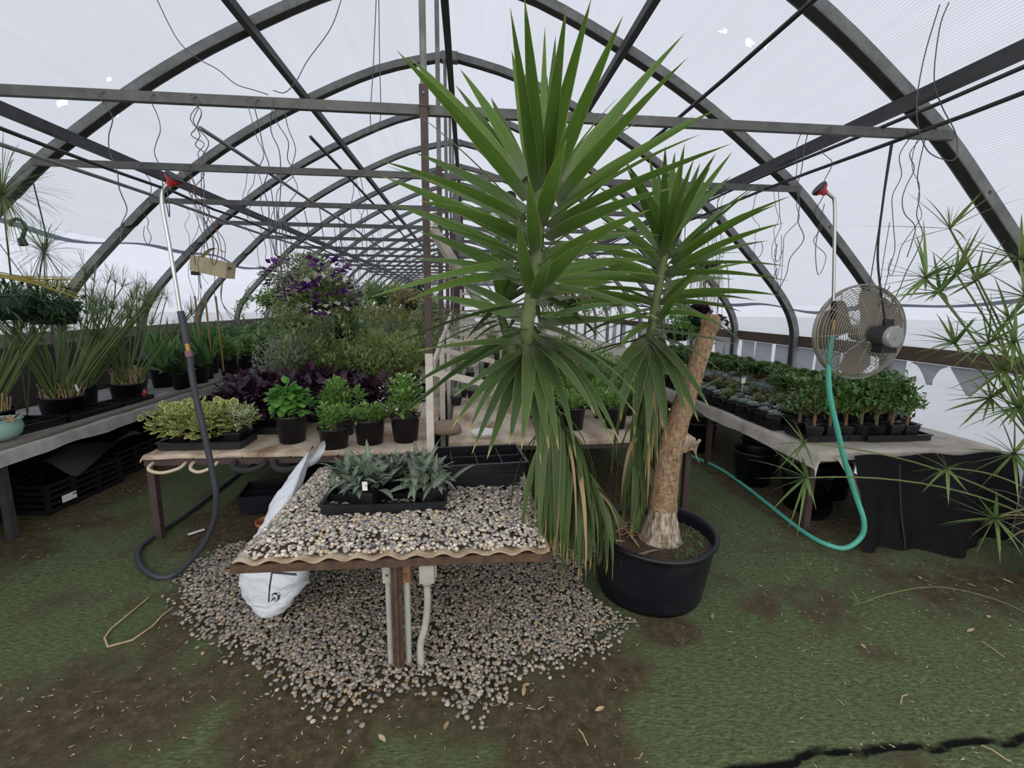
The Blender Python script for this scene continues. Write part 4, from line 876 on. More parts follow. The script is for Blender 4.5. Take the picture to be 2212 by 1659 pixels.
# ================================================================== fan
FC = atY(1855, 718, 2.72); fan = thing('cage_fan', 'round wire-caged fan with three broad blades hanging over the right bench', 'fan', FC)
Rf = .292
def dome(r, s): return -s*.085*(1-(r/Rf)**2)**.55 - s*.02
for s, nm in ((1, 'near_grille'), (-1, 'far_grille')):
    g = G(); a = np.arange(44)*2*np.pi/44
    for r in np.linspace(.06, Rf, 19): g.tube([FC+[r*math.cos(q), dome(r, s), r*math.sin(q)] for q in a], .0021, 5, closed=True)
    for q in np.arange(10)*2*np.pi/10: g.tube([FC+[r*math.cos(q+.3*r), dome(r, s), r*math.sin(q+.3*r)] for r in np.linspace(.05, Rf, 12)], .0023, 5)
    g.build(nm, CAGE, fan)
g = G(); g.tube([FC+[Rf*math.cos(q), 0, Rf*math.sin(q)] for q in a], .007, 6, closed=True); g.tube([FC+[Rf*math.cos(q), -.02, Rf*math.sin(q)] for q in a], .004, 5, closed=True); g.build('outer_ring', CAGE, fan)
for q0 in (2.9, .85, -1.5):
    g = G()
    def bl(u, v, q0=q0):
        r = .055+.215*u; wv_ = (.34+.36*math.sin(min(1, u*1.15)*math.pi*.62))*(1 if u < .97 else .9); q = q0+(v-.5)*wv_*1.9; return FC+np.array([r*math.cos(q), .035*(v-.5)*2*(.4+u)+.01, r*math.sin(q)])
    g.grid(bl, np.linspace(0, 1, 10), np.linspace(0, 1, 8)); g.build('blade', FANM, fan)
g = G(); g.tube([FC+[0, .03, 0], FC+[0, -.06, 0]], [.05, .058], 20); g.build('hub', CAGE, fan)
MC = FC+np.array([.035, -.08, -.015])
g = G(); g.tube([MC, MC+[.01, -.03, 0], MC+[.02, -.09, -.002]], [.056, .064, .064], 24); g.build('motor', DSTEEL, fan)
g = G(); g.tube([MC+[.02, -.088, -.002], MC+[.024, -.115, -.003], MC+[.025, -.122, -.003]], [.064, .064, .056], 24); mc = g.build('motor_cap', MOTOR, fan)
g = G(); e = MC+[.025, -.1225, -.003]; g.tube([e, e+[0, -.004, 0]], [.017, .015], 14); g.build('bearing_cover', MOTOR, mc)
g = G(); g.box(MC+np.array([.018, -.06, -.075]), (.10, .07, .045)); g.build('capacitor_box', CABLE, fan)
g = G(); g.box(MC+np.array([.05, -.03, .075]), (.05, .03, .05)); g.build('yoke', CABLE, fan)
ct = atY(1925, 312, 2.585); g = G(); g.tube(catmull([ct, atY(1908, 430, 2.6), atY(1896, 560, 2.6), MC+np.array([.0, -.07, .06])], 6), .006, 7); g.build('power_cable', CABLE, fan)
g = G(); g.tube([FC+[.03, 0, Rf], FC+[.02, -.04, 2.55-FC[2]]], .003, 5); g.build('hanging_wire', WIRE, fan)

# ================================================================== hung lamp housing, wires
lb = atY(460, 577, 4.15); lm = thing('hanging_fixture', 'cream box fixture hanging on tangled wires over the left aisle', 'light fixture', lb)
g = G(); g.box(lb, (.32, .11, .125), -.22, ry=.20); g.build('housing', CREAMB, lm)
g = G(); g.tube([lb+[.155, -.058, -.012], lb+[.160, -.066, -.012]], .013, 10); g.build('socket_hole', CABLE, lm)
g = G(); q = np.linspace(0, 1, 14); V = []
for a in q:
    for w in (-.03, .03): V.append(lb+np.array([-.10+.20*a, w, .05+.10*math.sin(a*2.4)]))
g.add(V, [[2*i, 2*i+1, 2*i+3, 2*i+2] for i in range(13)]); g.build('strap', CREAMB, lm)
g = G(); g.box(lb+np.array([-.15, .02, -.05]), (.05, .05, .03)); g.build('end_clip', CABLE, lm)
rw = np.random.default_rng(41)
for i in range(4):
    x = lb[0]+rw.uniform(-.05, .1); g = G(); g.tube(catmull([(x+rw.uniform(-.1, .1), HOOPS[2]-.03, 2.56), (x+rw.uniform(-.06, .06), 4.0, 2.3), (x+rw.uniform(-.04, .04), 4.12, 2.1), (x, 4.15, lb[2]+.05)], 6), .0028, 5); g.build('wire', REDW if i == 1 else WIRE, lm)
for i in range(3):
    x = lb[0]+rw.uniform(0, .1); g = G(); g.tube(catmull([(x, 4.14, lb[2]-.05), (x+rw.uniform(-.05, .07), 4.14, lb[2]-.28), (x+rw.uniform(-.04, .1), 4.14, lb[2]-.48), (x+.05, 4.14, lb[2]-.40-.2*i)], 6), .0028, 5); g.build('flex', WIRE, lm)
# loose wires: a few shapes reused along the ties
WP = []
for i in range(9):
    r = np.random.default_rng(100+i); L = r.uniform(.35, .95); g = G(); k = 9
    pts = [(0, 0, .03), (.012, -.02, .0)]+[(r.normal(0, .018)+.05*math.sin(j*.9+i)*(j/k), r.normal(0, .012), -L*j/k) for j in range(1, k)]
    if i % 3 == 0: pts += [(pts[-1][0]+.04, 0, -L), (pts[-1][0]+.07, 0, -L+.06), (pts[-1][0]+.05, 0, -L+.13)]
    elif i % 3 == 1: pts += [(pts[-1][0]-.03, .01, -L-.02), (pts[-1][0]-.06, .01, -L*.8), (pts[-1][0]-.04, .01, -L*.5)]
    g.tube(catmull(pts, 4), .0024, 4)
    if i % 2 == 0:
        q = [(p[0]+.03+.02*math.sin(j), p[1]-.015, p[2]*.8) for j, p in enumerate(pts)]; g.tube(catmull(q, 4), .0022, 4)
    o = g.build('hanging_wire', WIRE); WP.append([o, False])
def put_wire(p, k, rz):
    o, used = WP[k]
    if used: o = o.copy(); COL.objects.link(o)
    WP[k][1] = True; o.location = [float(a) for a in p]; o.rotation_euler = (0, 0, rz)
    tag(o, 'thin twisted wire dangling from a roof bar', 'wire', 'loose wires dangling from the roof bars')
for px in (228, 335, 420, 425, 560, 590, 620, 1745, 1790, 2000): put_wire(atY(px, 215 if px < 1500 else 300, HOOPS[1]-.06)*[1, 1, 0]+[0, 0, 2.55], rw.integers(9), rw.uniform(0, 6))
for k in range(2, 10):
    for _ in range((9, 9, 8, 7, 6, 6, 5, 5)[k-2]):
        x = rw.uniform(-2.9, -.6) if rw.random() < .68 else rw.uniform(.6, 2.6); put_wire((x, HOOPS[k]-.062, 2.55), rw.integers(9), rw.uniform(0, 6))
for px, k in ((1985, 1), (1955, 1), (1640, 2), (1690, 2), (1560, 2)): put_wire(atY(px, 300 if k == 1 else 400, HOOPS[k]-.06)*[1, 1, 0]+[0, 0, 2.55], rw.integers(9), rw.uniform(0, 6))
def drape_wire(pts, Y, lab, r=.0026):
    g = G(); g.tube(catmull([atY(x, y, Y) for x, y in pts], 6), r, 5); tag(g.build('slack_wire', WIRE), lab, 'wire')
drape_wire([(335, -10), (380, 80), (420, 122), (470, 150), (510, 182), (550, 195), (580, 205)], 3.0, 'slack wire sagging from the roof down to the left tie bar end')
drape_wire([(740, -10), (715, 60), (665, 130), (640, 175), (615, 200), (590, 195)], 3.0, 'pair of slack wires drooping from the roof beside the upper left purlin')
drape_wire([(813, -10), (806, 150), (800, 260), (812, 285), (822, 250), (820, 120), (818, -10)], 2.9, 'long wire loop hanging from the roof ridge side')
drape_wire([(2030, 10), (1995, 130), (1980, 240), (2000, 320), (2040, 345), (2065, 340), (2065, 290), (2035, 230), (2018, 170), (2030, 60), (2050, 5)], 2.2, 'large slack wire loop hanging before the right hoop')
for px, py, z, lab in ((905, 330, 0, ''),): pass
g = G(); hk = atY(45, 490, 3.25); g.tube(catmull([hk+[-.055, 0, 0], hk+[-.05, 0, .03], hk+[-.01, 0, .045], hk+[.025, 0, .01], hk+[.01, 0, -.04], hk+[-.01, 0, -.08]], 6), .011, 8); g.tube([hk+[-.01, 0, -.07], hk+[.0, 0, -.11]], [.02, .024], 8); tag(g.build('plant_hook', GREENP), 'large green plastic hook hanging over the left bench', 'hook')
g = G(); d0 = atY(1103, 425, 6.3); d1 = np.array([d0[0]-.02, 10.5, 2.62]); g.tube([d0, d1], [.075, .075], 18, cap=False); dt = tag(g.build('air_duct', DUCT), 'pale green round duct hanging in the distance behind the yucca', 'duct')
g = G(); g.tube([d0+[0, .02, 0], d0+[0, .03, 0]], .073, 18); g.build('open_end', CABLE, dt, off=(0, 0, 0))

# ================================================================== plants: builders
def bush(g, n, c, rad, L, Wd, rng, prof='ov', nseg=3, curve=.5, upb=.4, shell=.45, m=0, fold=.2, flat=None):
    d = nrm(rng.normal(0, 1, (n, 3))); r = rng.uniform(shell**3, 1, n)**(1/3.); P0 = np.array(c)+d*r[:, None]*np.array(rad)
    if n >= 250:   # an uneven crown of several lobes
        k = 8; cc = nrm(rng.normal(0, 1, (k, 3)))*rng.uniform(.3, .68, (k, 1)); P0 = np.array(c)+(cc[rng.integers(0, k, n)]+d*(r*.52)[:, None])*np.array(rad)
    D = nrm(d*[1, 1, .6]+rng.normal(0, .35, (n, 3))+[0, 0, upb]); 
    if flat is not None: D[:, 2] *= flat
    g.leaves(P0, D, rng.uniform(*L, n), rng.uniform(*Wd, n), curve, nseg=nseg, prof=prof, fold=fold, rng=rng, m=m)
def stems(g, n, zt, spread, r, rng, z0):
    for _ in range(n):
        a = rng.uniform(0, 6.28); s = rng.uniform(.2, 1)*spread; g.tube([(0, 0, z0), (.4*s*math.cos(a), .4*s*math.sin(a), z0+(zt-z0)*.5), (s*math.cos(a), s*math.sin(a), zt)], [r, r*.8, r*.4], 5, cap=False)
L_ = dict(
 VG=leafM('yellow_edged_leaf', [(.19, .29, .11), (.25, .36, .14), (.15, .24, .10)], (.72, .66, .24), .17, rough=.5),
 WG=leafM('cream_edged_leaf', [(.15, .26, .10), (.21, .32, .14), (.12, .21, .08)], (.74, .72, .5), .19, rough=.5),
 CO=leafM('lobed_green_leaf', [(.10, .28, .05), (.15, .36, .07), (.07, .21, .04)], rough=.5, transl=.3),
 LG=leafM('fresh_green_leaf', [(.17, .33, .07), (.25, .43, .11), (.12, .25, .06)], rough=.5, transl=.3),
 PU=leafM('purple_leaf', [(.035, .015, .035), (.06, .018, .04), (.022, .014, .03)], rough=.45, transl=.1),
 OL=leafM('olive_leaf', [(.25, .35, .11), (.34, .44, .16), (.17, .26, .07), (.52, .57, .3)], rough=.55, transl=.4),
 SI=leafM('silver_green_leaf', [(.32, .40, .27), (.43, .50, .37), (.23, .31, .19)], rough=.6, transl=.35),
 VI=leafM('trailing_variegated_leaf', [(.20, .31, .10), (.38, .45, .24), (.16, .26, .08), (.28, .37, .15)], (.66, .69, .48), .18, rough=.5),
 GR=leafM('grassy_leaf', [(.09, .22, .055), (.14, .30, .08), (.07, .17, .05)], rough=.4),
 DK=leafM('dark_leaf', [(.04, .08, .032), (.06, .11, .042), (.03, .06, .025)], rough=.45, transl=.15),
 TN=leafM('tawny_leaf', [(.37, .36, .17), (.48, .42, .22), (.27, .31, .11)], rough=.6),
 PE=leafM('purple_petal', [(.12, .02, .20), (.17, .03, .25), (.08, .012, .13)], rough=.6, transl=.2),
 WH=leafM('white_petal', [(.75, .74, .70), (.82, .80, .74)], rough=.6, transl=.2),
 YE=leafM('yellow_petal', [(.75, .42, .04), (.80, .62, .06)], rough=.6, transl=.2),
 ST=leafM('strap_leaf', [(.11, .25, .07), (.17, .33, .11), (.09, .19, .06)], rough=.4, transl=.25),
 JA=leafM('jade_leaf', [(.08, .18, .04), (.13, .26, .065), (.06, .14, .035), (.17, .25, .08)], None, tip=(.28, .16, .07), tp=.96, rough=.25, transl=.08, spec=.6),
 EC=leafM('blue_grey_succulent_leaf', [(.30, .37, .36), (.38, .44, .42), (.25, .31, .30)], None, tip=(.35, .22, .2), tp=.94, rough=.55, transl=.05),
 SG=leafM('green_succulent_leaf', [(.18, .26, .10), (.27, .33, .14), (.13, .21, .08), (.33, .36, .17)], None, tip=(.25, .12, .07), tp=.9, rough=.45, transl=.06),
 AE=leafM('dark_green_rosette_leaf', [(.11, .20, .06), (.17, .27, .09), (.08, .15, .05)], rough=.4, transl=.06),
 RD=leafM('reddish_succulent_leaf', [(.16, .09, .06), (.22, .13, .08), (.13, .12, .06)], rough=.45, transl=.06),
 CY=leafM('umbrella_sedge_leaf', [(.12, .22, .055), (.18, .28, .08), (.09, .17, .045), (.25, .28, .1)], None, tip=(.34, .20, .10), tp=.86, rough=.42, transl=.25),
 PA=leafM('papyrus_filament', [(.13, .22, .075), (.18, .26, .10), (.25, .27, .13)], rough=.5, transl=.2),
 YS=leafM('yellow_stem_leaf', [(.50, .42, .10), (.42, .37, .12), (.30, .32, .10)], rough=.5))
def potted(name, cat, build, pot=('round', .085, .105, .17), mat=BLACKP, soil=True):
    r = thing(name, name.replace('_', ' '), cat); g = G()
    if pot[0] == 'round':
        pot_mesh(g, *pot[1:4]); g.build('pot', mat, r, off=(0, 0, 0)); soil and soil_disc(r, pot[2]-.008, pot[3]-.03)
    else:
        sq_pot(g, *pot[1:4]); g.build('pot', mat, r, off=(0, 0, 0)); soil and sq_soil(r, pot[2]-.012, pot[3]-.015)
    build(r); return Proto(r)
def simple_bush(seed, mat, n, c, rad, L, Wd, prof='ov', nseg=3, curve=.5, upb=.4, shell=.4, st=5, flowers=None, flat=None, fold=.2):
    def f(r):
        rng = np.random.default_rng(seed); g = G(); bush(g, n, c, rad, L, Wd, rng, prof, nseg, curve, upb, shell, 0, fold, flat); g.build('foliage', L_[mat], r, off=(0, 0, 0))
        if st: g = G(); stems(g, st, c[2]+rad[2]*.3, rad[0]*.7, .006, rng, .1); g.build('stems', STEMB if mat in ('LG', 'OL') else STEMG, r, off=(0, 0, 0))
        if flowers: g = G(); bush(g, flowers[1], c, [a*1.04 for a in rad], flowers[2], flowers[3], rng, 'round', 2, 0., .2, .85); g.build('flowers', L_[flowers[0]], r, off=(0, 0, 0), kind='stuff')
    return f
RP = ('round', .09, .114, .205); SQ = ('square', .078, .105, .095)
P_VG = [potted('potted_geranium', 'potted plant', simple_bush(50+i, 'VG', 190, (0, 0, .17), (.20, .17, .10), (.038, .058), (.042, .062), 'round', 4, .5, .5, .3, 6, fold=-.25), SQ) for i in range(2)]
P_WG = potted('potted_geranium', 'potted plant', simple_bush(53, 'WG', 260, (0, 0, .17), (.15, .15, .10), (.03, .05), (.025, .04), 'ov', 3, .4, .4, .3, 6), SQ)
P_CO = potted('potted_coleus', 'potted plant', simple_bush(54, 'CO', 300, (0, 0, .325), (.15, .15, .14), (.05, .085), (.04, .065), 'ov', 4, .8, .2, .5, 6, fold=-.2), RP)
P_LG = [potted('potted_shrub', 'potted plant', simple_bush(55+i, 'LG', (900, 560, 460)[i], (0, 0, (.34, .30, .26)[i]), ((.18, .18, .16), (.13, .13, .15), (.17, .17, .09))[i], (.026, .046), (.015, .025), 'ov', 2, .4, .8, .2, 9), RP) for i in range(3)]
P_FW = potted('potted_shrub', 'potted plant', simple_bush(58, 'LG', 620, (0, 0, .34), (.19, .17, .16), (.032, .055), (.02, .032), 'ov', 3, .4, .6, .3, 9, ('WH', 90, (.015, .03), (.014, .026))), RP)
P_PU = [potted('purple_sweet_potato_vine', 'potted plant', simple_bush(60+i, 'PU', 300, (0, 0, .19), (.26, .24, .16), (.06, .10), (.025, .06), 'lance' if i else 'ov', 3, .9, .3, .3, 5), SQ) for i in range(2)]
P_OL = [potted('potted_shrub', 'potted plant', simple_bush(62+i, 'OL', 1700, (0, 0, .36), (.30, .28, .24), (.026, .048), (.015, .027), 'ov', 2, .4, .5, .3, 12), RP) for i in range(2)]
P_SI = [potted('potted_shrub', 'potted plant', simple_bush(64+i, 'SI', 1300, (0, 0, .34), (.27, .27, .24), (.028, .055), (.013, .024), 'lance', 2, .4, .6, .3, 8), RP) for i in range(2)]
P_MG = [potted('potted_shrub', 'potted plant', simple_bush(66+i, 'LG' if i else 'GR', 950, (0, 0, .36), (.28, .28, .26), (.04, .075), (.02, .038), 'ov', 2, .5, .5, .3, 8, ('YE', 26, (.02, .035), (.02, .035)) if i else None), RP) for i in range(2)]
P_TN = potted('potted_shrub', 'potted plant', simple_bush(69, 'TN', 1100, (0, 0, .42), (.27, .27, .32), (.03, .06), (.014, .026), 'lance', 2, .5, .6, .3, 8, ('YE', 30, (.02, .03), (.02, .03))), RP)
P_DK = potted('potted_shrub', 'potted plant', simple_bush(70, 'DK', 600, (0, 0, .34), (.26, .26, .22), (.04, .08), (.02, .035), 'ov', 3, .5, .4, .3, 8), RP)
def tuft(seed, mat, n, L, Wd, curve, el0=.5, z=.15, spread=.04, nseg=6, prof='blade'):
    def f(r):
        rng = np.random.default_rng(seed); g = G(); th = rng.uniform(0, 6.28, n); el = rng.uniform(el0, 1.5, n); D = np.stack([np.cos(th)*np.cos(el), np.sin(th)*np.cos(el), np.sin(el)], -1)
        P0 = np.stack([rng.normal(0, spread, n), rng.normal(0, spread, n), np.full(n, z)], -1); 
        if n < 40:
            for q in range(n): g = G(); g.leaves(P0[q:q+1], D[q:q+1], rng.uniform(*L, 1), rng.uniform(*Wd, 1), rng.uniform(*curve, 1), nseg=nseg, prof=prof, rng=rng); g.build('leaf', L_[mat], r, off=(0, 0, 0))
        else: g.leaves(P0, D, rng.uniform(*L, n), rng.uniform(*Wd, n), rng.uniform(*curve, n), nseg=nseg, prof=prof, rng=rng); g.build('foliage', L_[mat], r, off=(0, 0, 0))
    return f
P_ST = [potted('strap_leaf_plant', 'potted plant', tuft(72+i, 'ST', 26, (.35, .62), (.04, .07), (.1, .7), .9), RP) for i in range(2)]
P_GR = potted('potted_grass', 'potted plant', tuft(74, 'GR', 150, (.35, .6), (.008, .014), (.6, 2.0), .3), RP)
P_DL = potted('broad_leaf_plant', 'potted plant', tuft(75, 'DK', 16, (.22, .36), (.09, .13), (.4, 1.3), .5, prof='ov'), RP)

# ================================================================== front row on the long left bench
def on(px, py, z): return atZ(px, py, z)
TRS = tray_proto('nursery_tray', 'tray', .50, .27, .05, 4, 2)
TRS.put((-1.83, 3.36, ZB+.012), .0, (1.1, 1., 1.), 'black cell tray of variegated geraniums on the front corner of the long bench')
for i, (x, y) in enumerate(((-2.0, 3.34), (-1.86, 3.30), (-2.02, 3.46), (-1.76, 3.44))): P_VG[i % 2].put((x, y, ZB+.018), i*2., 1.05, 'yellow-edged geranium in the corner tray of the long bench', 'yellow-edged geraniums in the corner tray')
for i, (x, y) in enumerate(((-1.64, 3.33), (-1.64, 3.46))): P_WG.put((x, y, ZB+.018), i*2., 1., 'cream-edged geranium beside the yellow-edged ones in the corner tray', 'cream-edged geraniums in the corner tray')
TRS.put((-1.56, 3.72, ZB+.01), .02, (.7, .9, 1.), 'small black tray behind the cream-edged geraniums')
P_CO.put((-1.29, 3.43, ZB+.006), .3, .97, 'lobed bright green foliage plant in a round black pot on the long bench')
P_LG[0].put((-.98, 3.62, ZB+.006), 1., .9, 'bushy fresh green shrub in a black pot behind the smaller pots on the long bench')
P_LG[1].put((-.94, 3.25, ZB+.004), 2., (.95, .95, .74), 'thin upright young shrub in a round black pot at the bench edge by the sack')
P_LG[2].put((-.72, 3.36, ZB+.004), 0., (1., 1., .9), 'low spreading green shrub in a black pot between the young shrub and the cream-flecked one')
P_FW.put((-.47, 3.40, ZB+.006), 0., .97, 'green shrub flecked with cream blooms in a round black pot by the first post')
GL = {'OL': 'small-leaved olive green shrub in a black pot on the long left bench', 'SI': 'silvery grey-green shrub in a black pot on the long left bench', 'PU': 'dark purple sweet potato vine in a pot on the long left bench', 'MG': 'mid green leafy plant in a black pot on the long left bench', 'TN': 'tawny flowering plant in a pot far down the long left bench', 'DK': 'dark glossy leafy plant in a pot far down the long left bench'}
rb = np.random.default_rng(77)
def field(P, k, x, y, z, sc=1., lab=None, grp=None): P.put((x, y, z), rb.uniform(0, 6.28), sc*rb.uniform(.92, 1.08), lab or GL[k], grp or GL[k].replace(' in a black pot', 's').replace(' in a pot', 's'))
for x, y in ((-1.95, 4.0), (-1.62, 4.05), (-1.32, 4.02), (-1.05, 4.08), (-1.75, 4.4), (-1.2, 4.35), (-.85, 4.15), (-1.42, 4.42), (-2.0, 4.45)): field(P_PU[int(x*10) % 2], 'PU', x, y, ZB, 1.15)
for x, y in ((-1.0, 4.62), (-.72, 4.85), (-1.32, 4.75), (-1.0, 5.1), (-.68, 5.35), (-1.35, 5.2), (-.9, 5.65), (-1.25, 5.7)): field(P_OL[int(y*10) % 2], 'OL', x, y, ZB, 1.22)
for x, y in ((-1.7, 4.85), (-1.95, 5.1), (-1.65, 5.3), (-1.6, 5.75), (-1.95, 5.6), (-1.3, 6.2)): field(P_SI[int(y*10) % 2], 'SI', x, y, ZB, 1.25)
for y in np.arange(6.2, 12.5, .52):
    for x in (-1.95, -1.5, -1.05, -.65):
        k = rb.choice(['OL', 'MG', 'TN', 'SI', 'DK'], p=[.15, .4, .25, .1, .1]); Pq = {'OL': P_OL[0], 'MG': P_MG[int(rb.integers(2))], 'TN': P_TN, 'SI': P_SI[1], 'DK': P_DK}[k]
        if not (x > -.7 and y < 7.5): field(Pq, k, x+rb.uniform(-.06, .06), y+rb.uniform(-.1, .1), ZB, 1.4)
P_e = potted('empty_pot', 'pot', lambda r: None, ('round', .085, .105, .17)); P_e.put((-.52, 4.85, ZB+.004), 0, 1., 'black pot of bare soil beside the olive green shrubs'); 
# hose loops slung under the bench front edge
for x0, x1_, y0, mt, lab, r_ in ((320, 392, 985, CREAMF, 'cream hose loop slung under the corner of the long bench', .011), (410, 462, 985, CREAMF, 'cream hose loop beside the first, under the bench edge', .011), (502, 568, 978, FOAM, 'black foam tube loop under the bench edge', .02), (590, 655, 978, FOAM, 'black foam tube loop next to the sack under the bench', .02)):
    g = G(); a, b = atY(x0, y0, 3.13), atY(x1_, y0, 3.13); a[2] = b[2] = ZB-.05; mid = (a+b)/2
    g.tube(catmull([a+[.03, .12, -.0], a+[.0, .03, -.008], a+[.015, -.03, -.03], mid+[0, -.05, -.045], b+[-.015, -.02, -.028], b+[0, .04, -.008], b+[-.02, .14, 0]], 6), r_, 10); tag(g.build('hose_loop', mt), lab, 'hose loop')

# ================================================================== left side bench
def papyrus(name, lab, loc, nst, seed, Lr=(.7, 1.25), lean=(-.1, -.35), um=26, stubs=60, pr_=.16, fan=.5, grp=None):
    rng = np.random.default_rng(seed); r = thing(name, lab, 'potted plant', loc, grp); loc = np.array(loc)
    g = G(); pot_mesh(g, pr_*.85, pr_, .17); g.build('pot', BLACKD, r, off=(0, 0, 0)); soil_disc(r, pr_-.01, .145)
    g = G(); P0 = []; D = []
    for _ in range(stubs):
        a = rng.uniform(0, 6.28); q = pr_*.8*math.sqrt(rng.random()); p0 = np.array([q*math.cos(a), q*math.sin(a), .14]); g.tube([p0, p0+[rng.normal(0, .02), rng.normal(0, .03), rng.uniform(.06, .2)]], .0055, 5)
    g.build('dry_stubs', STRAW, r, off=(0, 0, 0))
    for _ in range(nst):
        gs = G(); gu = G()
        a = rng.uniform(0, 6.28); q = pr_*.6*math.sqrt(rng.random()); p0 = np.array([q*math.cos(a), q*math.sin(a), .14]); L = rng.uniform(*Lr); d = nrm(np.array([math.cos(a)*fan+lean[0], math.sin(a)*fan+lean[1], 1.]))
        p1 = p0+d*L*.55; p2 = p0+d*L+np.array([d[0], d[1], 0])*.22*L-np.array([0, 0, .05*L]); lim = -3.38-loc[0]; p1[0] = max(p1[0], lim); p2[0] = max(p2[0], lim); C = bez(p0, p1, p2, 9); gs.tube(C, np.linspace(.009, .0045, 9), 6, rnd=float(rng.random()))
        n = int(um*rng.uniform(.6, 1.2)); tdir = nrm(C[-1]-C[-2]); D = nrm(rng.normal(0, .55, (n, 3))+tdir*.9+[0, 0, .2]); gu.leaves(np.tile(p2, (n, 1)), D, rng.uniform(.10, .24, n), .0035, rng.uniform(.1, .9, n), nseg=4, prof='line', rng=rng)
        nb = 5; gu.leaves(np.tile(p2, (nb, 1)), nrm(rng.normal(0, .6, (nb, 3))+tdir*.5), .09, .009, .6, nseg=3, prof='blade', rng=rng)
        so_ = gs.build('stem', PSTEM, r, off=(0, 0, 0)); gu.build('umbel', L_['PA'], so_, off=(0, 0, 0))
    return r
ZL = .645
papyrus('papyrus_plant', 'papyrus with cut straw-coloured stubs in a wide black pot next to the teal pot', (-3.62, 3.72, .622), 20, 1, (.6, 1.05), (.22, -.15), 30, 150, .19, .35)
papyrus('papyrus_plant', 'papyrus fanning out of a black pot with a white tag in its stems', (-3.52, 4.30, .622), 34, 2, (.6, 1.15), (.18, -.15), 30, 60, .16, .5)
papyrus('papyrus_plant', 'shorter papyrus in a tipped black pot by the orange flower', (-3.45, 5.0, .622), 26, 3, (.55, 1.05), (.15, -.1), 26, 80, .16, .5)
papyrus('papyrus_plant', 'tall papyrus at the back against the left wall', (-3.72, 4.75, .622), 20, 4, (.7, 1.1), (.3, 0), 26, 20, .14, .3)
g = G(); c = atY(166, 838, 4.22); g.box(c, (.018, .004, .06), ry=-.25); tag(g.build('plant_tag', TAGW), 'white oval tag stuck in the papyrus stems on the left bench', 'plant tag')
tp_ = thing('glazed_pot', 'round teal glazed pot holding leaf scraps on the left bench', 'pot', (-3.22, 3.42, .65)); 
g = G(); g.lathe([(.001, .002), (.07, .002), (.105, .04), (.12, .09), (.112, .125), (.118, .14), (.125, .145), (.115, .148), (.104, .13), (.108, .09), (.08, .03), (.001, .02)], 32); g.build('pot', TEALC, tp_, off=(0, 0, 0)); soil_disc(tp_, .1, .12)
g = G(); rg = np.random.default_rng(9); n = 14; g.leaves(np.stack([rg.normal(0, .05, n), rg.normal(0, .05, n), np.full(n, .13)], -1), rg.normal(0, 1, (n, 3))+[0, 0, .8], .06, .03, 0., nseg=3); g.build('dry_leaves', YUCB, tp_, off=(0, 0, 0))
for i, (x, y, s, rz, lab) in enumerate(((-3.42, 3.72, (1.0, 1.35, 1.2), 1.45, 'black tray under the wide papyrus pot on the left bench'), (-3.32, 4.22, (1., 1.05, 1.), 1.5, 'black cell tray between two papyrus pots on the left bench'), (-3.28, 4.72, (.8, .9, 1.), 1.55, 'smaller black tray near the orange flower on the left bench'))): TRS.put((x, y, .632), rz, s, lab)
g = G(); c = atY(312, 850, 4.75); rg = np.random.default_rng(4); n = 18; g.leaves(np.tile(c, (n, 1))+rg.normal(0, .015, (n, 3)), rg.normal(0, 1, (n, 3))+[0, -.4, .3], .03, .028, .1, nseg=2, prof='round'); fl_ = g.build('geranium_bloom', leafM('coral_petal', [(.75, .12, .06), (.8, .2, .1)], transl=.2)); tag(fl_, 'coral orange geranium bloom by the edge of the left bench', 'flower')
g = G(); g.tube([c, c+[-.05, .03, -.12], c+[-.03, .08, -.2]], .003, 5); g.build('stalk', STEMG, fl_, off=(0, 0, 0))
LL = {'ST': 'strap-leaved green plant in a black pot on the left side bench', 'DL': 'broad dark-leaved plant in a black pot on the left side bench', 'MG': 'mid green leafy plant in a black pot on the left side bench', 'LG': 'fresh green leafy plant on the left side bench'}
def lfield(P, k, x, y, sc=1.): field(P, k, x, y, .628, sc, LL[k], LL[k]+' row')
for x, y, s in ((-3.55, 5.7, 1.1), (-3.75, 6.1, 1.15), (-3.4, 6.3, 1.), (-3.6, 6.8, 1.1), (-3.3, 7.1, .9)): lfield(P_ST[int(y*10) % 2], 'ST', x, y, s)
for x, y in ((-3.25, 5.55), (-3.3, 6.0), (-3.7, 5.35)): lfield(P_DL, 'DL', x, y, 1.)
for y in np.arange(6.6, 13, .55):
    lfield(P_LG[0], 'LG', -3.25+rb.uniform(-.05, .05), y, 1.15); lfield(P_MG[0], 'MG', -3.7+rb.uniform(-.05, .05), y+.2, 1.1)
for i, x in enumerate((421, 443, 466)):
    a = atY(x+12, 745, 6.4); b = atY(x, 640, 6.4); g = G(); g.tube([a+[0, 0, -.35], b], .011, 7); tag(g.build('bamboo_stake', BAMBOO), 'upright brown bamboo stake among the strap-leaved plants', 'stake', 'bamboo stakes')
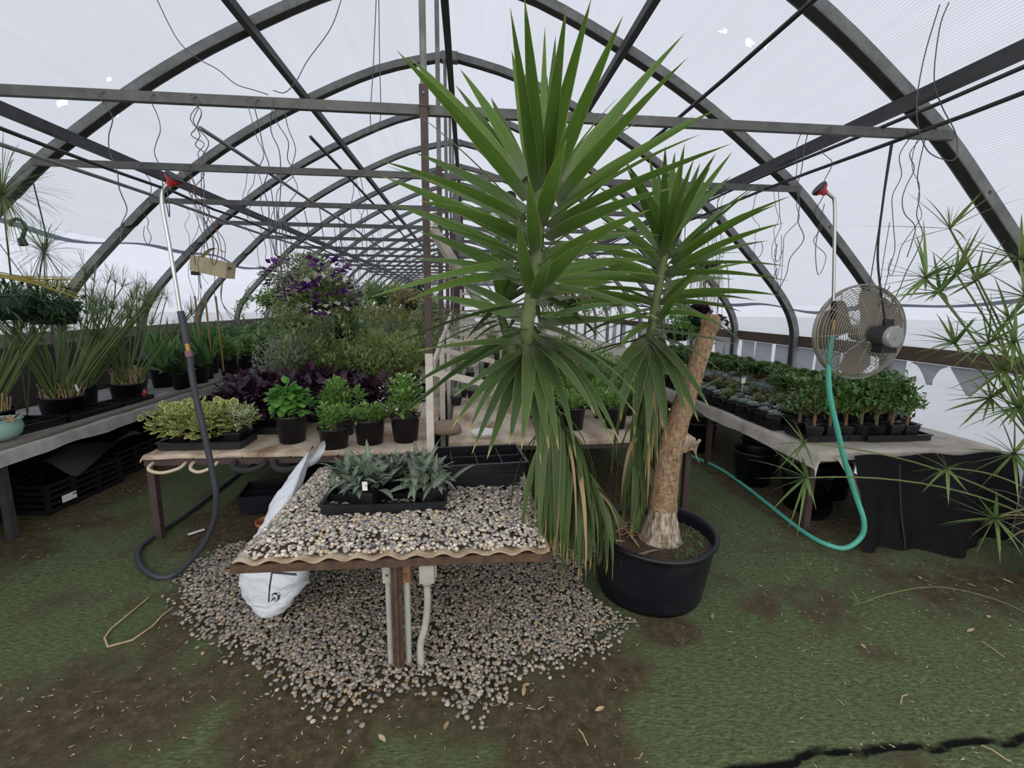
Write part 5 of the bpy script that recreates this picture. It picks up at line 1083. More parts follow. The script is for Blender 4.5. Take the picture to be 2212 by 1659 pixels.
# hanging baskets
def basket(name, lab, loc, foliage, potr=.14, ph=.14, mat=GREENP, hook=2.5, grp=None):
    r = thing(name, lab, 'hanging basket', loc, grp); g = G(); pot_mesh(g, potr*.72, potr, ph); g.build('pot', mat, r, off=(0, 0, 0)); soil_disc(r, potr-.01, ph-.025)
    top = hook-loc[2]
    for a in (.3, 2.4, 4.5):
        g = G(); g.tube([(potr*math.cos(a), potr*math.sin(a), ph), (0, 0, min(top-.05, .48))], .003, 4); g.build('hanger_wire', WIRE, r, off=(0, 0, 0))
    g = G(); z0 = min(top-.05, .48); g.tube(catmull([(0, 0, z0-.01), (0, 0, z0+.03), (.03, 0, z0+.06), (.0, 0, max(top, z0+.09))], 4), .004, 5); g.build('hook', GREENP, r, off=(0, 0, 0))
    foliage(r); return r
def trail(seed, mat, n, L, zt, out_, leafL=(.04, .068), leafW=(.022, .038), per=26, top=700, prof='ov', flowers=None, topr=(.22, .22, .11)):
    def f(r):
        rng = np.random.default_rng(seed); g = G(); gs = G(); PP_ = []; DD = []
        for _ in range(n):
            a = rng.uniform(0, 6.28); o = rng.uniform(*out_); l = rng.uniform(*L); p0 = np.array([.1*math.cos(a), .1*math.sin(a), zt]); C = bez(p0, p0+[o*math.cos(a), o*math.sin(a), .08], p0+[o*1.05*math.cos(a), o*1.05*math.sin(a), -l], 10)
            gs.tube(C, .0022, 4, cap=False); t = rng.uniform(.15, 1, per); idx = t*9; i0 = np.minimum(idx.astype(int), 8); q = C[i0]+(C[i0+1]-C[i0])*(idx-i0)[:, None]; PP_.append(q+rng.normal(0, .006, (per, 3))); DD.append(rng.normal(0, 1, (per, 3))*[1, 1, .5]+[0, 0, -.1])
        k = n*per; g.leaves(np.concatenate(PP_), np.concatenate(DD), rng.uniform(*leafL, k), rng.uniform(*leafW, k), .3, nseg=2, prof=prof, rng=rng); bush(g, top, (0, 0, zt+.05), topr, leafL, leafW, rng, prof, 2)
        g.build('foliage', L_[mat], r, off=(0, 0, 0)); gs.build('vines', STEMG, r, off=(0, 0, 0))
        for fm, fnn, fs in (flowers or ()):
            g = G(); bush(g, fnn, (0, -.03, zt+.0), (topr[0]*1.0, topr[1]*1.05, topr[2]*1.15), (fs, fs*1.5), (fs, fs*1.5), rng, 'round', 2, 0., .1, .8); g.build('flowers', L_[fm], r, off=(0, 0, 0), kind='stuff')
    return f
def B(px, py, Y): p = atY(px, py, Y); return tuple(p)
basket('petunia_basket', 'hanging basket of purple petunias and trailing vines over the long left bench', B(668, 625, 4.95), trail(201, 'VI', 40, (.15, .55), .12, (.2, .5), flowers=(('PE', 245, .055),), topr=(.42, .3, .19)), .16, .15)
basket('petunia_basket', 'hanging basket of white and purple petunias just below the purple one', B(702, 668, 4.72), trail(202, 'OL', 40, (.25, .7), .12, (.15, .45), flowers=(('WH', 110, .055), ('PE', 170, .055)), topr=(.36, .28, .15)), .15, .14)
basket('hanging_basket', 'basket of fine bright leaves in a green pot near the left wall', B(592, 668, 6.3), trail(203, 'LG', 18, (.05, .35), .12, (.15, .4), flowers=None, topr=(.34, .3, .16)), .12, .13)
basket('hanging_basket', 'basket of long variegated trailing vines hanging low over the long left bench', B(640, 715, 5.75), trail(204, 'VI', 44, (.2, .55), .12, (.2, .6), topr=(.38, .3, .18)), .14, .14)
basket('hanging_basket', 'second basket of variegated vines, hanging right of the low one', B(735, 735, 6.0), trail(208, 'VI', 40, (.2, .5), .12, (.2, .55), topr=(.36, .3, .2)), .14, .14)
basket('spider_plant_basket', 'grassy spider plant in a dark green hanging pot over the long left bench', B(745, 735, 5.2), tuft(205, 'GR', 190, (.3, .55), (.010, .016), (.8, 2.4), .1, .12, .05), .13, .13)
basket('hanging_basket', 'round basket of bright leaves hanging far down left of the posts', B(828, 660, 8.2), trail(206, 'LG', 24, (.1, .3), .12, (.1, .3), topr=(.30, .3, .22)), .14, .14)
basket('hanging_basket', 'basket of tawny variegated foliage by the second post', B(885, 670, 7.0), trail(207, 'TN', 40, (.2, .7), .12, (.15, .4), topr=(.32, .3, .22)), .14, .14)
basket('hanging_basket', 'green pot of trailing tawny vines right of the first post', B(938, 693, 6.2), trail(209, 'VI', 30, (.3, .7), .14, (.1, .3), topr=(.22, .2, .14)), .14, .16)
for i, (px, py, Y) in enumerate(((800, 640, 11.), (860, 640, 12.), (760, 650, 9.5), (905, 645, 10.), (640, 655, 10.))): basket('hanging_basket', 'distant leafy basket hanging far down the left half', B(px, py, Y), trail(220+i, ('VI', 'OL', 'MG' if False else 'LG', 'DK', 'OL')[i], 24, (.2, .6), .12, (.1, .4), topr=(.3, .3, .2)), .14, .14, grp='distant baskets on the left')
for i, (px, py, Y) in enumerate(((1235, 665, 6.8), (1290, 655, 8.6), (1195, 660, 9.5), (1330, 660, 11.))): basket('hanging_basket', 'leafy basket seen between the two yucca heads', B(px, py, Y), trail(230+i, ('TN', 'VI', 'LG', 'OL')[i], 26, (.15, .5), .12, (.1, .4), topr=(.3, .3, .2)), .14, .14, grp='baskets beyond the yucca')
basket('hanging_basket', 'basket of lime green leaves hanging beside the sawn trunk', B(1462, 735, 4.6), trail(240, 'LG', 20, (.1, .3), .12, (.1, .28), (.03, .05), (.014, .022), topr=(.22, .2, .18)), .13, .13)
basket('hanging_basket', 'basket of near-black leaves hanging behind the sawn trunk', B(1512, 715, 4.7), trail(241, 'PU', 14, (.05, .25), .12, (.05, .18), (.03, .06), (.02, .035), topr=(.13, .13, .12)), .12, .13)
def wisps(r):
    rng = np.random.default_rng(242); g = G()
    for _ in range(60):
        a = rng.uniform(0, 6.28); o = rng.uniform(.05, .2); x, y = o*math.cos(a), o*math.sin(a); g.tube(bez(np.array([x*.5, y*.5, .12]), np.array([x*1.3, y*1.3, .18]), np.array([x*1.3, y*1.3, .12-rng.uniform(.2, .65)]), 6), .0022, 4, cap=False)
    g.build('trailing_strands', L_['TN'], r, off=(0, 0, 0)); g = G(); bush(g, 160, (0, 0, .16), (.16, .16, .08), (.02, .05), (.004, .008), rng, 'lance', 2); g.build('foliage', L_['TN'], r, off=(0, 0, 0))
basket('hanging_basket', 'basket of thin dry trailing strands near the right wall hoop', B(1530, 590, 4.9), wisps, .12, .12)
# dark baskets at the far left with fern and yellow stems
def fern(seed):
    def f(r):
        rng = np.random.default_rng(seed); g = G(); bush(g, 700, (0, 0, .10), (.34, .28, .17), (.04, .11), (.006, .02), rng, 'lance', 3, .9, .3, .2); g.build('foliage', L_['DK'], r, off=(0, 0, 0))
        g = G(); n = 60; th = rng.uniform(0, 6.28, n); D = np.stack([np.cos(th), np.sin(th), rng.uniform(.0, .7, n)], -1); g.leaves(np.tile([0, 0, .14], (n, 1)), D, rng.uniform(.3, .55, n), .006, 1.2, nseg=6, prof='blade', rng=rng); g.build('fronds', L_['GR'], r, off=(0, 0, 0))
    return f
basket('fern_basket', 'dark ferny basket hanging over the teal pot at the left', B(18, 690, 3.1), fern(301), .15, .15, GREENP, 2.34)
bk = basket('fern_basket', 'dark ferny basket with a bundle of yellow stems, beside the first fern basket', B(118, 700, 3.35), fern(302), .15, .15, GREENP, 2.34)
g = G(); rg = np.random.default_rng(12); o_ = np.array(bk.location)
for i in range(16):
    a = atY(-30, 590+rg.uniform(-8, 8), 3.05)-o_; b = atY(75, 605+rg.uniform(-6, 6), 3.1)-o_; c = atY(rg.uniform(140, 185), rg.uniform(590, 650), 3.15)-o_; g.tube(bez(a, b, c, 8), np.linspace(.004, .0018, 8), 4, rnd=float(rg.random()), cap=False)
g.build('yellow_stems', L_['YS'], bk, off=(0, 0, 0))
def umbelhead(name, lab, px, py, Y, n, L, seed, base=None, Wd=.0035):
    rng = np.random.default_rng(seed); c = atY(px, py, Y); r = thing(name, lab, 'papyrus stalk', c); g = G(); D = nrm(rng.normal(0, .7, (n, 3))+[0, -.1, .45]); g.leaves(np.tile(c, (n, 1)), D, rng.uniform(L*.6, L, n), Wd, rng.uniform(.2, 1.3, n), nseg=5, prof='line', rng=rng); g.build('filaments', L_['PA'], r)
    b = atZ(*base, .66) if base else c-[.1, -.1, .8]; g = G(); g.tube(bez(b, (b+c)/2+[0, .0, .2], c, 9), np.linspace(.006, .004, 9), 6); g.build('stalk', STEMG, r)
umbelhead('papyrus_stalk', 'dense dark papyrus head high at the far left edge', 5, 420, 3.0, 200, .36, 1, (60, 900))
umbelhead('papyrus_stalk', 'feathery papyrus head above the fern baskets', 95, 545, 3.6, 130, .3, 2, (60, 890))
umbelhead('papyrus_stalk', 'small papyrus head on a bent stalk before the second hoop', 183, 585, 4.2, 40, .22, 3, (200, 850))
umbelhead('papyrus_stalk', 'upright papyrus tuft left of the watering wand', 296, 625, 5.0, 50, .22, 4, (300, 840))
umbelhead('papyrus_stalk', 'second upright papyrus tuft just right of the first', 316, 612, 5.1, 34, .16, 5, (300, 840))
umbelhead('papyrus_stalk', 'tiny papyrus tuft beside the aluminium wand tube', 360, 645, 5.3, 34, .16, 6, (330, 830))
# under the left bench: crates, pots
def crate(name, lab, c, w, d, h, rz):
    r = thing(name, lab, 'crate', c); r.rotation_euler = (0, 0, rz); g = G()
    g.box((0, 0, .01), (w, d, .012)); g.build('base', BLACKP, r, off=(0, 0, 0))
    for z in np.arange(.03, h+.001, h/5):
        for s in (-1, 1):
            g = G(); g.box((0, s*d/2, z), (w, .012, .022)); g.build('slat', BLACKP, r, off=(0, 0, 0)); g = G(); g.box((s*w/2, 0, z), (.012, d, .022)); g.build('slat', BLACKP, r, off=(0, 0, 0))
    for sx in (-1, 1):
        for sy in (-1, -.33, .33, 1): g = G(); g.box((sx*w/2, sy*d/2, h/2), (.026, .026, h)); g.build('corner_post', BLACKP, r, off=(0, 0, 0))
    return r
cr1 = crate('slatted_crate', 'black slatted crate with a white paper label under the left bench', (-3.36, 3.95, .0), .46, .66, .24, -.08)
lab_p = atY(184, 1077, 3.86); g = G(); g.box((.243, -.17, .085), (.004, .12, .055)); g.build('paper_label', TAGW, cr1, off=(0, 0, 0)); g = G()
for i in range(7): g.box((.2455, -.14+.007*i, .095), (.001, .004, .014))
g.build('print', CABLE, cr1, off=(0, 0, 0))
crate('slatted_crate', 'black slatted crate pushed behind the labelled one under the left bench', (-3.40, 4.68, .0), .46, .62, .26, -.05)
cr3 = crate('slatted_crate', 'low black crate with a thin white label at the bench leg', (-3.62, 3.32, .0), .5, .34, .18, .05); g = G(); g.box((.06, -.178, .15), (.1, .003, .022)); g.build('paper_label', TAGW, cr3, off=(0, 0, 0))
P_bk = potted('empty_pot', 'pot', lambda r: None, ('round', .12, .15, .26), soil=False)
for i, (x, y, s) in enumerate(((-3.75, 3.62, .9), (-3.55, 5.45, 1.), (-3.3, 5.9, 1.1), (-3.75, 4.25, 1.3), (-3.8, 4.9, 1.3), (-3.45, 6.4, 1.))): P_bk.put((x, y, .0), i, s, 'empty black pot standing in the dark under the left bench', 'pots under the left bench')
g = G(); g.grid(lambda a, b: (-3.42+.34*a, 3.8+.75*b, .30+.06*math.sin(a*5+b*4)+.05*b), np.linspace(0, 1, 8), np.linspace(0, 1, 10)); tag(g.build('plastic_sheet', M('grey_film_scrap', (.09, .09, .10), .4)), 'crumpled dark plastic sheet lying over the crates', 'plastic sheet')
# under the long bench
TRD = tray_proto('propagation_tray', 'tray', .50, .34, .07, 2, 2, BLACKD)
TRD.put((-1.50, 3.62, .11), .18, 1., 'deep black tray on a lower tray under the long bench'); TRD.put((-1.50, 3.66, .03), .12, (1., 1., 1.1), 'lower black tray under another in the shade of the long bench')
g = G(); g.tube([(-1.72, 3.62, .14), (-1.5, 3.5, .22), (-1.25, 3.9, .27)], .004, 5)
for i, (x, y, s) in enumerate(((-1.32, 3.95, 1.35), (-1.05, 3.9, 1.3), (-.75, 3.9, 1.35), (-.5, 3.6, 1.2))): P_bk.put((x, y, .0), i, s, 'large black pot standing under the long bench behind the trays', 'large pots under the long bench')
TP = potted('terracotta_pot', 'pot', lambda r: None, ('round', .05, .075, .11), TERRA, False)
TP.put((-1.37, 3.13, .012), 0, 1.1, 'terracotta pot on the ground just left of the pebbled table'); TP.put((-1.30, 3.30, .012), 0, 1.2, 'terracotta pot set behind the other terracotta pot'); 
# ------------------------------------------------------------------ right long bench (behind the yucca)
ZR = ZB+.006
def cactus_proto(seed, h_, r_):
    def f(r):
        rng = np.random.default_rng(seed); g = G(); n = 26; k = 12; V = []
        for i in range(k):
            t = i/(k-1); rad = r_*math.sqrt(max(.02, 1-max(0, (t-.75)/.25)**2))*(.85+.15*min(1, t*4))
            for j in range(n): q = rad*(1+.12*math.cos(j*math.pi)); a = j*2*math.pi/n; V.append((q*math.cos(a), q*math.sin(a), .08+h_*t))
        i = np.arange(k-1)[:, None]; j = np.arange(n)[None]; g.add(V, np.stack([i*n+j, i*n+(j+1) % n, (i+1)*n+(j+1) % n, (i+1)*n+j], -1).reshape(-1, 4)); g.build('cactus_body', M('cactus_skin_%d' % seed, (.13, .22, .17), .6, 0, (.2, .27, .2), 20.), r, off=(0, 0, 0))
        g = G(); m_ = 260; a = rng.integers(0, 13, m_)*2*np.pi/13; z = rng.uniform(0, .95, m_); P0 = np.stack([r_*1.05*np.cos(a), r_*1.05*np.sin(a), .08+h_*z], -1); g.leaves(P0, np.stack([np.cos(a), np.sin(a), rng.normal(0, .5, m_)], -1), .018, .0016, 0, nseg=1, prof='line', rng=rng); g.build('spines', L_['TN'], r, off=(0, 0, 0))
    return f
P_CA = [potted('potted_cactus', 'potted cactus', cactus_proto(s, h_, r_), ('square', .07, .09, .085)) for s, h_, r_ in ((1, .2, .032), (2, .09, .045))]
for i, (px, py) in enumerate(((992, 805), (1015, 800), (1040, 808), (1000, 835), (1022, 838), (985, 850), (1050, 780), (1065, 800))):
    p = atZ(px, py, .72); P_CA[i % 2 if i < 3 else 1].put((p[0], p[1], ZR), i, 1., ('tall ribbed cactus in a black pot behind the first post' if (i % 2 if i < 3 else 1) == 0 else 'small round cactus in a black pot behind the first post'), 'tall cacti' if (i % 2 if i < 3 else 1) == 0 else 'small round cacti')
RLb = {'LW': 'low spreading green plant in a pot on the bench right behind the yucca', 'MG': 'mid green plant in a black pot on the bench behind the yucca', 'LG': 'bright lime green plant in a pot on the bench behind the yucca', 'GR': 'grassy tuft in a pot on the bench behind the yucca', 'OL': 'olive shrub in a pot on the bench behind the yucca', 'TN': 'tawny plant in a pot on the bench behind the yucca'}
for y in np.concatenate([[3.75, 4.05, 4.35], np.arange(4.7, 12, .55)]):
    for x in (.6, .9, 1.2, 1.5):
        k = rb.choice(['MG', 'LG', 'GR', 'OL', 'TN'], p=[.25, .4, .1, .15, .1]); Pq = {'MG': P_MG[1], 'LG': P_LG[0], 'GR': P_GR, 'OL': P_OL[0], 'TN': P_TN}[k]
        if y < 4.5: k, Pq = 'LW', P_LG[2]
        if not (x < .7 and 4.5 < y < 6.5): field(Pq, k, x+rb.uniform(-.05, .05), y+rb.uniform(-.1, .1), ZR, .85, RLb[k], RLb[k]+' row')
g = G(); g.lathe([(.001, .10), (.05, .098), (.09, .085), (.12, .05), (.125, .02), (.1, 0), (.001, 0)], 22, tuple(atZ(963, 935, ZR)), sx=1., sy=.8); tag(g.build('rounded_stone', STONE), 'tan rounded stone on the bench cover beside the first post', 'stone')
g = G(); c = atZ(1045, 945, ZR); g.lathe([(.001, .004), (.05, .0), (.09, .03), (.1, .05), (.095, .052), (.05, .01), (.001, .008)], 22, tuple(c)); tag(g.build('white_dish', TAGW), 'shallow white dish on the bench beside the tan stone', 'dish')
ctorn = thing('torn_cover_flap', 'torn pale cover flap drooping at the corner of the bench behind the tub', 'fabric flap', (1.76, 3.36, .6)); g = G()
g.grid(lambda a, b: (1.62+.16*a+.02*math.sin(b*7), 3.30-.03*b+.05*a, .60-.13*b*(.5+.8*a)+.03*math.sin(a*6+b*5)), np.linspace(0, 1, 10), np.linspace(0, 1, 8)); g.build('flap', FABC, ctorn)
sg = thing('hand_lettered_sign', 'small white hand-lettered sign behind the sawn trunk', 'sign', (1.55, 3.45, .6)); c = atY(1447, 890, 3.40); g = G(); g.box(c, (.12, .006, .055), ry=.15); g.build('board', TAGW, sg); g = G(); g.box((c[0], c[1]+.006, (c[2]+.6)/2), (.012, .006, c[2]-.6)); g.build('stake', BAMBOO, sg); cu = bpy.data.curves.new('lettering', 'FONT'); cu.body = 'PAW'; cu.size = .045; cu.align_x = 'CENTER'; cu.align_y = 'CENTER'; cu.extrude = .0005
dgx = bpy.data.objects.new('lettering', cu); COL.objects.link(dgx); me = bpy.data.meshes.new_from_object(dgx.evaluated_get(bpy.context.evaluated_depsgraph_get())); bpy.data.objects.remove(dgx); lo_ = bpy.data.objects.new('lettering', me); COL.objects.link(lo_); me.materials.append(CABLE); lo_.parent = sg; lo_.location = Vector(c+np.array([.01, -.005, 0]))-sg.location; lo_.rotation_euler = (math.pi/2, .15, 0)
# ------------------------------------------------------------------ right side bench succulents
def jade(seed):
    def f(r):
        rng = np.random.default_rng(seed); g = G(); tips = []
        g.tube([(0, 0, .08), (.004, 0, .14), (0, .004, .17)], [.011, .010, .009], 7)
        for _ in range(9):
            a = rng.uniform(0, 6.28); s = rng.uniform(.02, .085); p = np.array([s*math.cos(a), s*math.sin(a), rng.uniform(.20, .34)]); g.tube(bez(np.array([0, 0, .15]), np.array([p[0]*.8, p[1]*.8, .19]), p, 5), [.007, .006, .005, .005, .004], 5, cap=False); tips.append(p)
        g.build('trunk', STEMB, r, off=(0, 0, 0)); g = G(); T_ = np.array(tips)[rng.integers(0, 9, 280)]+rng.normal(0, .026, (280, 3)); D = nrm(rng.normal(0, .7, (280, 3))+[0, 0, .5]); g.leaves(T_, D, rng.uniform(.032, .048, 280), rng.uniform(.02, .029, 280), -.2, nseg=3, prof='ob', fold=.35, rng=rng); g.build('foliage', L_['JA'], r, off=(0, 0, 0))
    return f
def rosette(seed, mat, n, L, Wd, z=.09, heads=1, sp=.0, el=(.05, 1.4), prof='ob'):
    def f(r):
        rng = np.random.default_rng(seed); g = G()
        for h in range(heads):
            c = np.array([rng.normal(0, sp), rng.normal(0, sp), z+rng.uniform(0, sp*1.5)]); k = np.arange(n); th = k*2.4; e = np.linspace(el[0], el[1], n); D = np.stack([np.cos(th)*np.cos(e), np.sin(th)*np.cos(e), np.sin(e)], -1); ll = np.linspace(L, L*.45, n); g.leaves(np.tile(c, (n, 1))+[0, 0, .008]*k[:, None]/n, D, ll, Wd*ll/L, -.4, nseg=3, prof=prof, fold=.3, rng=rng, rnd=np.full(n, rng.random()))
            if z > .12: g.tube([(c[0]*.3, c[1]*.3, .07), (c[0]*.8, c[1]*.8, .11), tuple(c)], .006, 5, cap=False, rnd=.3)
        g.build('foliage', L_[mat], r, off=(0, 0, 0))
    return f
SQ2 = ('square', .072, .095, .09)
P_JA = [potted('jade_plant', 'potted succulent', jade(400+i), SQ2) for i in range(3)]
P_EC = potted('echeveria', 'potted succulent', rosette(410, 'EC', 34, .07, .026, .095), SQ2)
P_SG = [potted('potted_succulent', 'potted succulent', rosette(411+i, 'SG', 20, .05, .018, .105, 10, .036), SQ2) for i in range(2)]
P_AE = potted('potted_succulent', 'potted succulent', rosette(414, 'AE', 20, .055, .024, .125, 11, .042), SQ2)
P_BC = potted('potted_succulent', 'potted succulent', rosette(415, 'EC', 14, .07, .009, .10, 9, .035, (.4, 1.5), 'lance'), SQ2)
P_RD = potted('potted_succulent', 'potted succulent', rosette(416, 'RD', 18, .05, .02, .121, 9, .04), SQ2)
TRJ = tray_proto('nursery_tray', 'tray', .53, .27, .045, 5, 3); ZT = .632
for x, y, rz, lab in ((2.74, 3.22, .02, 'black cell tray of jade plants at the aisle corner of the right bench'), (3.20, 3.20, .0, 'black cell tray of jade plants at the front right of the right bench'), (3.42, 3.50, .0, 'black cell tray near the right wall holding the last jade plants')): TRJ.put((x, y, ZT), rz, 1., lab)
JL = 'woody jade plant in a square black pot at the right bench front'
for x, y in [(2.56+.125*i, 3.14) for i in range(7)]+[(2.55+.125*i, 3.28) for i in range(7)]+[(3.30, 3.45), (3.44, 3.46), (3.2, 3.55)]: P_JA[rb.integers(3)].put((x, y, ZT+.006), rb.uniform(0, 6), (1.12, 1.12, rb.uniform(1.1, 1.3)), JL, 'jade plants at the front of the right bench')
P_EC.put((3.58, 3.46, ZT+.006), 0, 1., 'single pale rosette succulent at the wall end of the jade trays')
for n_, y in enumerate(np.arange(3.56, 7.6, .29)):
    for x in (2.69, 3.24): TRJ.put((x, y, ZT), .0, (1., 1., 1.), 'black tray of mixed succulents on the right bench', 'succulent trays on the right bench') if y > 3.6 or x < 3 else None
    for x in np.arange(2.46, 3.5, .13):
        for dy in (-.065, .065):
            q = (x-2.5)/1.0; r_ = rb.random()
            if q < .15: k = 'EC' if r_ < .75 else 'SG'
            elif q < .45: k = 'SG' if r_ < .6 else ('BC' if r_ < .85 else 'RD')
            elif q < .75: k = 'BC' if r_ < .3 and y > 4.4 else ('SG' if r_ < .55 else ('RD' if r_ < .7 else 'AE'))
            else: k = 'AE'
            if y > 5.4 and rb.random() < .12: continue
            Pq = {'EC': P_EC, 'SG': P_SG[rb.integers(2)], 'BC': P_BC, 'RD': P_RD, 'AE': P_AE}[k]
            lb_ = {'EC': 'blue-grey rosette succulent in a square pot along the aisle edge of the right bench', 'SG': 'light green clustered succulent in a square pot on the right bench', 'BC': 'chalky finger-leaved succulent in a square pot on the right bench', 'RD': 'reddish succulent in a square pot on the right bench', 'AE': 'dark green rosette succulent in a square pot towards the right wall'}[k]
            Pq.put((x+.03, y+dy, ZT+.006), rb.uniform(0, 6), rb.uniform(1.0, 1.2)*(1.55 if k == 'AE' else 1.), lb_, lb_.split(' in a square')[0]+'s on the right bench')
for i, (px, py, Y) in enumerate(((1606, 822, 3.75), (1478, 792, 4.6), (1286, 742, 6.0))):
    c = atY(px, py, Y); g = G(); g.box(c, (.035, .002, .045)); g.tube([c-[0, 0, .02], c-[.01, 0, .09]], .002, 4); tag(g.build('plant_marker', TAGW), ('white plant marker among the green succulents', 'white marker near the sawn trunk', 'white marker among the lime plants behind the yucca')[i], 'plant marker')
# clutter beneath the right bench
for i, (x, y, s) in enumerate(((2.72, 3.35, 1.2), (2.62, 3.9, 1.2), (2.9, 4.2, 1.3), (2.6, 4.9, 1.3), (3.1, 3.6, 1.4), (2.62, 5.6, 1.3))): P_bk.put((x, y, .0), i, s, 'empty black pot in the dark under the right bench', 'pots under the right bench')
rr_ = thing('pot_roll', 'stack of black pots lying on its side under the right bench', 'pots', (2.66, 3.22, .0)); 
for i in range(3): g = G(); a = np.array([2.62+.09*i, 3.1+.12*i, .115]); g.tube([a, a+[.1, .2, .0]], [.11, .085], 18, cap=False); g.build('nested_pot', BLACKD, rr_)

# ================================================================== umbrella sedge at the right
us_ = thing('umbrella_sedge', 'umbrella sedge with leaning stalks and whorled leaves before the right bench', 'potted plant', (3.5, 2.2, 0))
g = G(); pot_mesh(g, .15, .18, .3); V = g.V[0]; V += [3.5, 2.2, 0]; g.build('pot', BLACKD, us_); so = G(); so.lathe([(.001, .27), (.17, .265)], 20, (3.5, 2.2, 0)); so.build('soil', SOIL, us_)
heads = [(2052, 494, 2.15, 9, .30), (2000, 600, 2.1, 18, .24), (2066, 592, 2.15, 14, .22), (2107, 608, 2.2, 12, .26), (2030, 632, 2.2, 14, .2), (2062, 742, 2.25, 14, .2), (2135, 742, 2.1, 18, .24), (2180, 690, 2.1, 14, .24), (2170, 800, 2.1, 18, .22), (2205, 560, 2.0, 14, .26), (2200, 880, 2.05, 24, .22), (2140, 860, 2.2, 20, .2), (2190, 980, 2.0, 20, .2), (1742, 1032, 2.15, 13, .27), (1737, 957, 2.4, 11, .2), (2046, 1012, 2.15, 10, .16), (2150, 1120, 2.0, 16, .2), (2190, 740, 1.95, 14, .22), (2215, 640, 2.1, 14, .26)]
rg = np.random.default_rng(61); b0 = np.array([3.5, 2.2, .28]); gs = None
for i, (px, py, Y, n, L) in enumerate(heads):
    c = atY(px, py, Y); b = b0+[rg.normal(0, .06), rg.normal(0, .06), 0]; ctl = b+(c-b)*.5+np.array([.06, 0, .12 if c[2] > .9 else .22]); C = bez(b, ctl, c, 14)
    g = G(); g.tube(C, np.linspace(.0065, .004, 14), 7); st_ = g.build('stalk', STEMG, us_)
    td = nrm(C[-1]-C[-2]); ref = nrm(np.cross(td, [0.2, .3, 1])); ref2 = np.cross(td, ref); ph = np.arange(n)*2*np.pi/n+rg.normal(0, .12, n); D = nrm(np.cos(ph)[:, None]*ref+np.sin(ph)[:, None]*ref2+td*rg.uniform(.15, .9, n)[:, None])
    for q in range(n):
        g = G(); g.leaves([c], D[q:q+1], rg.uniform(.8, 1.3)*L, rg.uniform(.014, .024), rg.uniform(.0, .45), nseg=6, prof='blade', fold=.3, rng=rg); g.build('leaf', L_['CY'], st_, off=np.array(us_.location))
    g = G(); g.leaves(np.tile(c, (8, 1)), nrm(rg.normal(0, .5, (8, 3))+td), L*.35, .003, .2, nseg=3, prof='line', rng=rg); g.build('bract_tuft', L_['CY'], st_, off=np.array(us_.location))
g = G(); n = 26; a = rg.uniform(0, 6.28, n); D = np.stack([np.cos(a)-.3, np.sin(a)*.8, rg.uniform(.1, 1., n)], -1); g.leaves(np.tile([3.3, 2.12, .4], (n, 1)), D, rg.uniform(.25, .5, n), .022, rg.uniform(.8, 2.2, n), nseg=7, prof='blade', rng=rg); g.build('dead_leaves', YUCB, us_)
ls = thing('fallen_sedge_stalk', 'thin sedge stalk arching over the turf right of the tub', 'plant stalk', atZ(1850, 1310)); P3 = [atZ(2260, 1345, .02), atZ(2150, 1295, .06), atZ(2030, 1268, .09), atZ(1930, 1280, .07), atZ(1858, 1304, .02)]
g = G(); g.tube(catmull(P3, 6), .0032, 6); g.build('stalk', STEMG, ls); c = P3[-1]; n = 9; D = np.stack([rg.uniform(-1, .1, n), rg.uniform(-.6, .5, n), rg.uniform(-.02, .3, n)], -1); g = G(); g.leaves(np.tile(c, (n, 1)), D, rg.uniform(.07, .12, n), .008, .2, nseg=4, prof='blade', rng=rg); g.build('leaf_whorl', L_['CY'], ls)

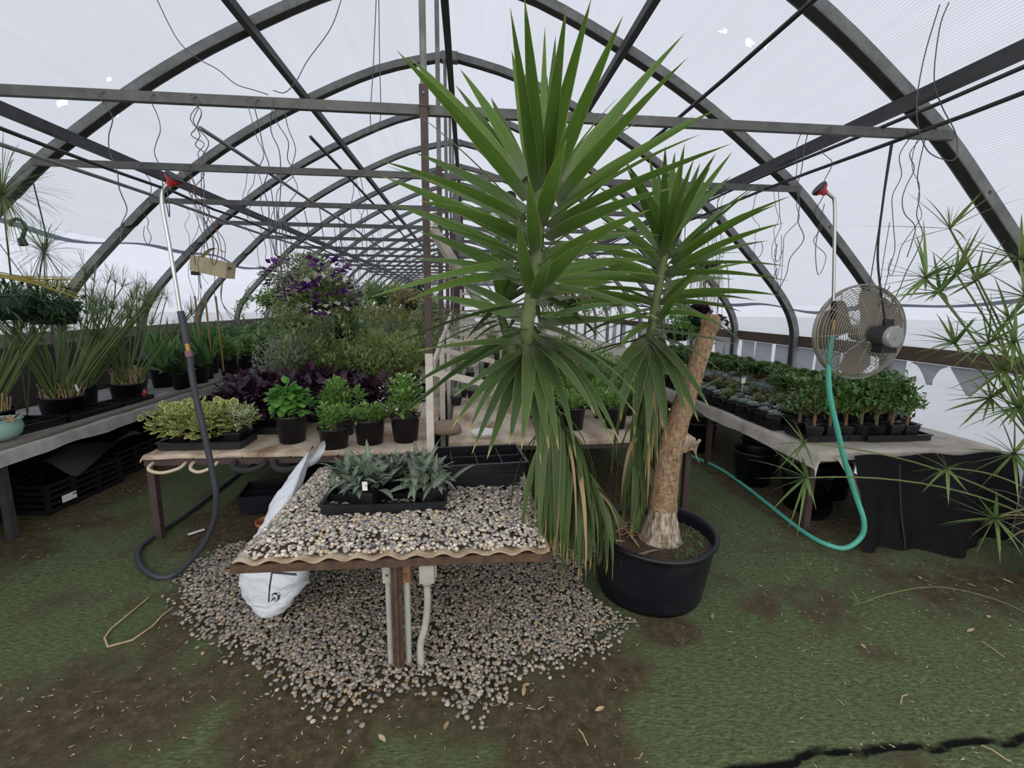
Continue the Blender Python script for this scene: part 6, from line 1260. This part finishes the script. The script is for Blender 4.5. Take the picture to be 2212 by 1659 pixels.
# ================================================================== litter on the turf
g = G(); P3 = [atZ(x, y, .008) for x, y in ((322, 1290), (280, 1325), (240, 1358), (226, 1378), (233, 1397), (285, 1383), (330, 1352), (350, 1330), (374, 1312))]
g.tube(P3, [.003, .0045, .005, .005, .0055, .005, .0045, .004, .003], 6); tag(g.build('dry_stalk', STRAW), 'bent pale dry stalk lying on the turf left of the gravel', 'dry stalk')
for i, (x0, y0, x1_, y1_, lab) in enumerate(((1265, 1353, 1375, 1343, 'thin straw lying between gravel patch and tub'), (1270, 1610, 1250, 1575, 'straw bit on the brown turf below the gravel'), (2120, 1385, 2170, 1420, 'long straw on the turf at the right'), (2120, 1610, 2180, 1645, 'curled straw beyond the dark turf seam'), (1946, 1520, 1960, 1500, 'pale split stalk on the right turf'))):
    a, b = atZ(x0, y0, .008), atZ(x1_, y1_, .008); g = G(); g.tube([a, (a+b)/2+[0, .01, .004], b], .003, 5); tag(g.build('straw', STRAW), lab, 'straw')
g = G(); c = atZ(1055, 1270) * 0 + atZ(424, 1149, .012); g.box(c, (.03, .10, .003), -.75); tag(g.build('plant_marker', TAGW), 'white plant marker lying on the dirt under the long bench', 'plant marker')
for i, (px, py) in enumerate(((1985, 1245), (2090, 1365), (1860, 1390), (2165, 1250), (2138, 1330), (2110, 1268), (1540, 1325), (818, 1587), (1145, 1477), (1305, 1527), (1130, 1503), (968, 1558))):
    c = atZ(px, py, .006+gz(*atZ(px, py)[:2])); g = G(); a = rg.uniform(0, 6.28); g.leaves([c], [[math.cos(a), math.sin(a), .05]], rg.uniform(.035, .06), .018, -.1, nseg=4, prof='ov', fold=.3); tag(g.build('fallen_leaf', STRAW), 'pale curled dry leaf scrap lying on the turf', 'leaf scrap', 'leaf scraps on the turf')
n = 7000; x = rg.uniform(-3.1, 3.2, n); y = rg.uniform(1.0, 4.6, n); keep = (dirt(x, y) > rg.uniform(0, 1.1, n)) | ((x > 1.2) & (rg.random(n) < .45)); x, y = x[keep], y[keep]; n = len(x); a = rg.uniform(0, 6.28, n)
g = G(); g.leaves(np.stack([x, y, turf_z(x, y)+.004], -1), np.stack([np.cos(a), np.sin(a), rg.uniform(-.02, .12, n)], -1), rg.uniform(.006, .022, n)*np.where(rg.random(n) < .08, 2.2, 1), rg.uniform(.0025, .007, n), 0, nseg=1, prof='line', rng=rg)
tag(g.build('chaff', leafM('chaff', [(.40, .31, .2), (.5, .42, .3), (.25, .17, .1)], rough=.9, transl=0), kind='stuff'), 'scattered pale chips and chaff over the turf', 'chaff')
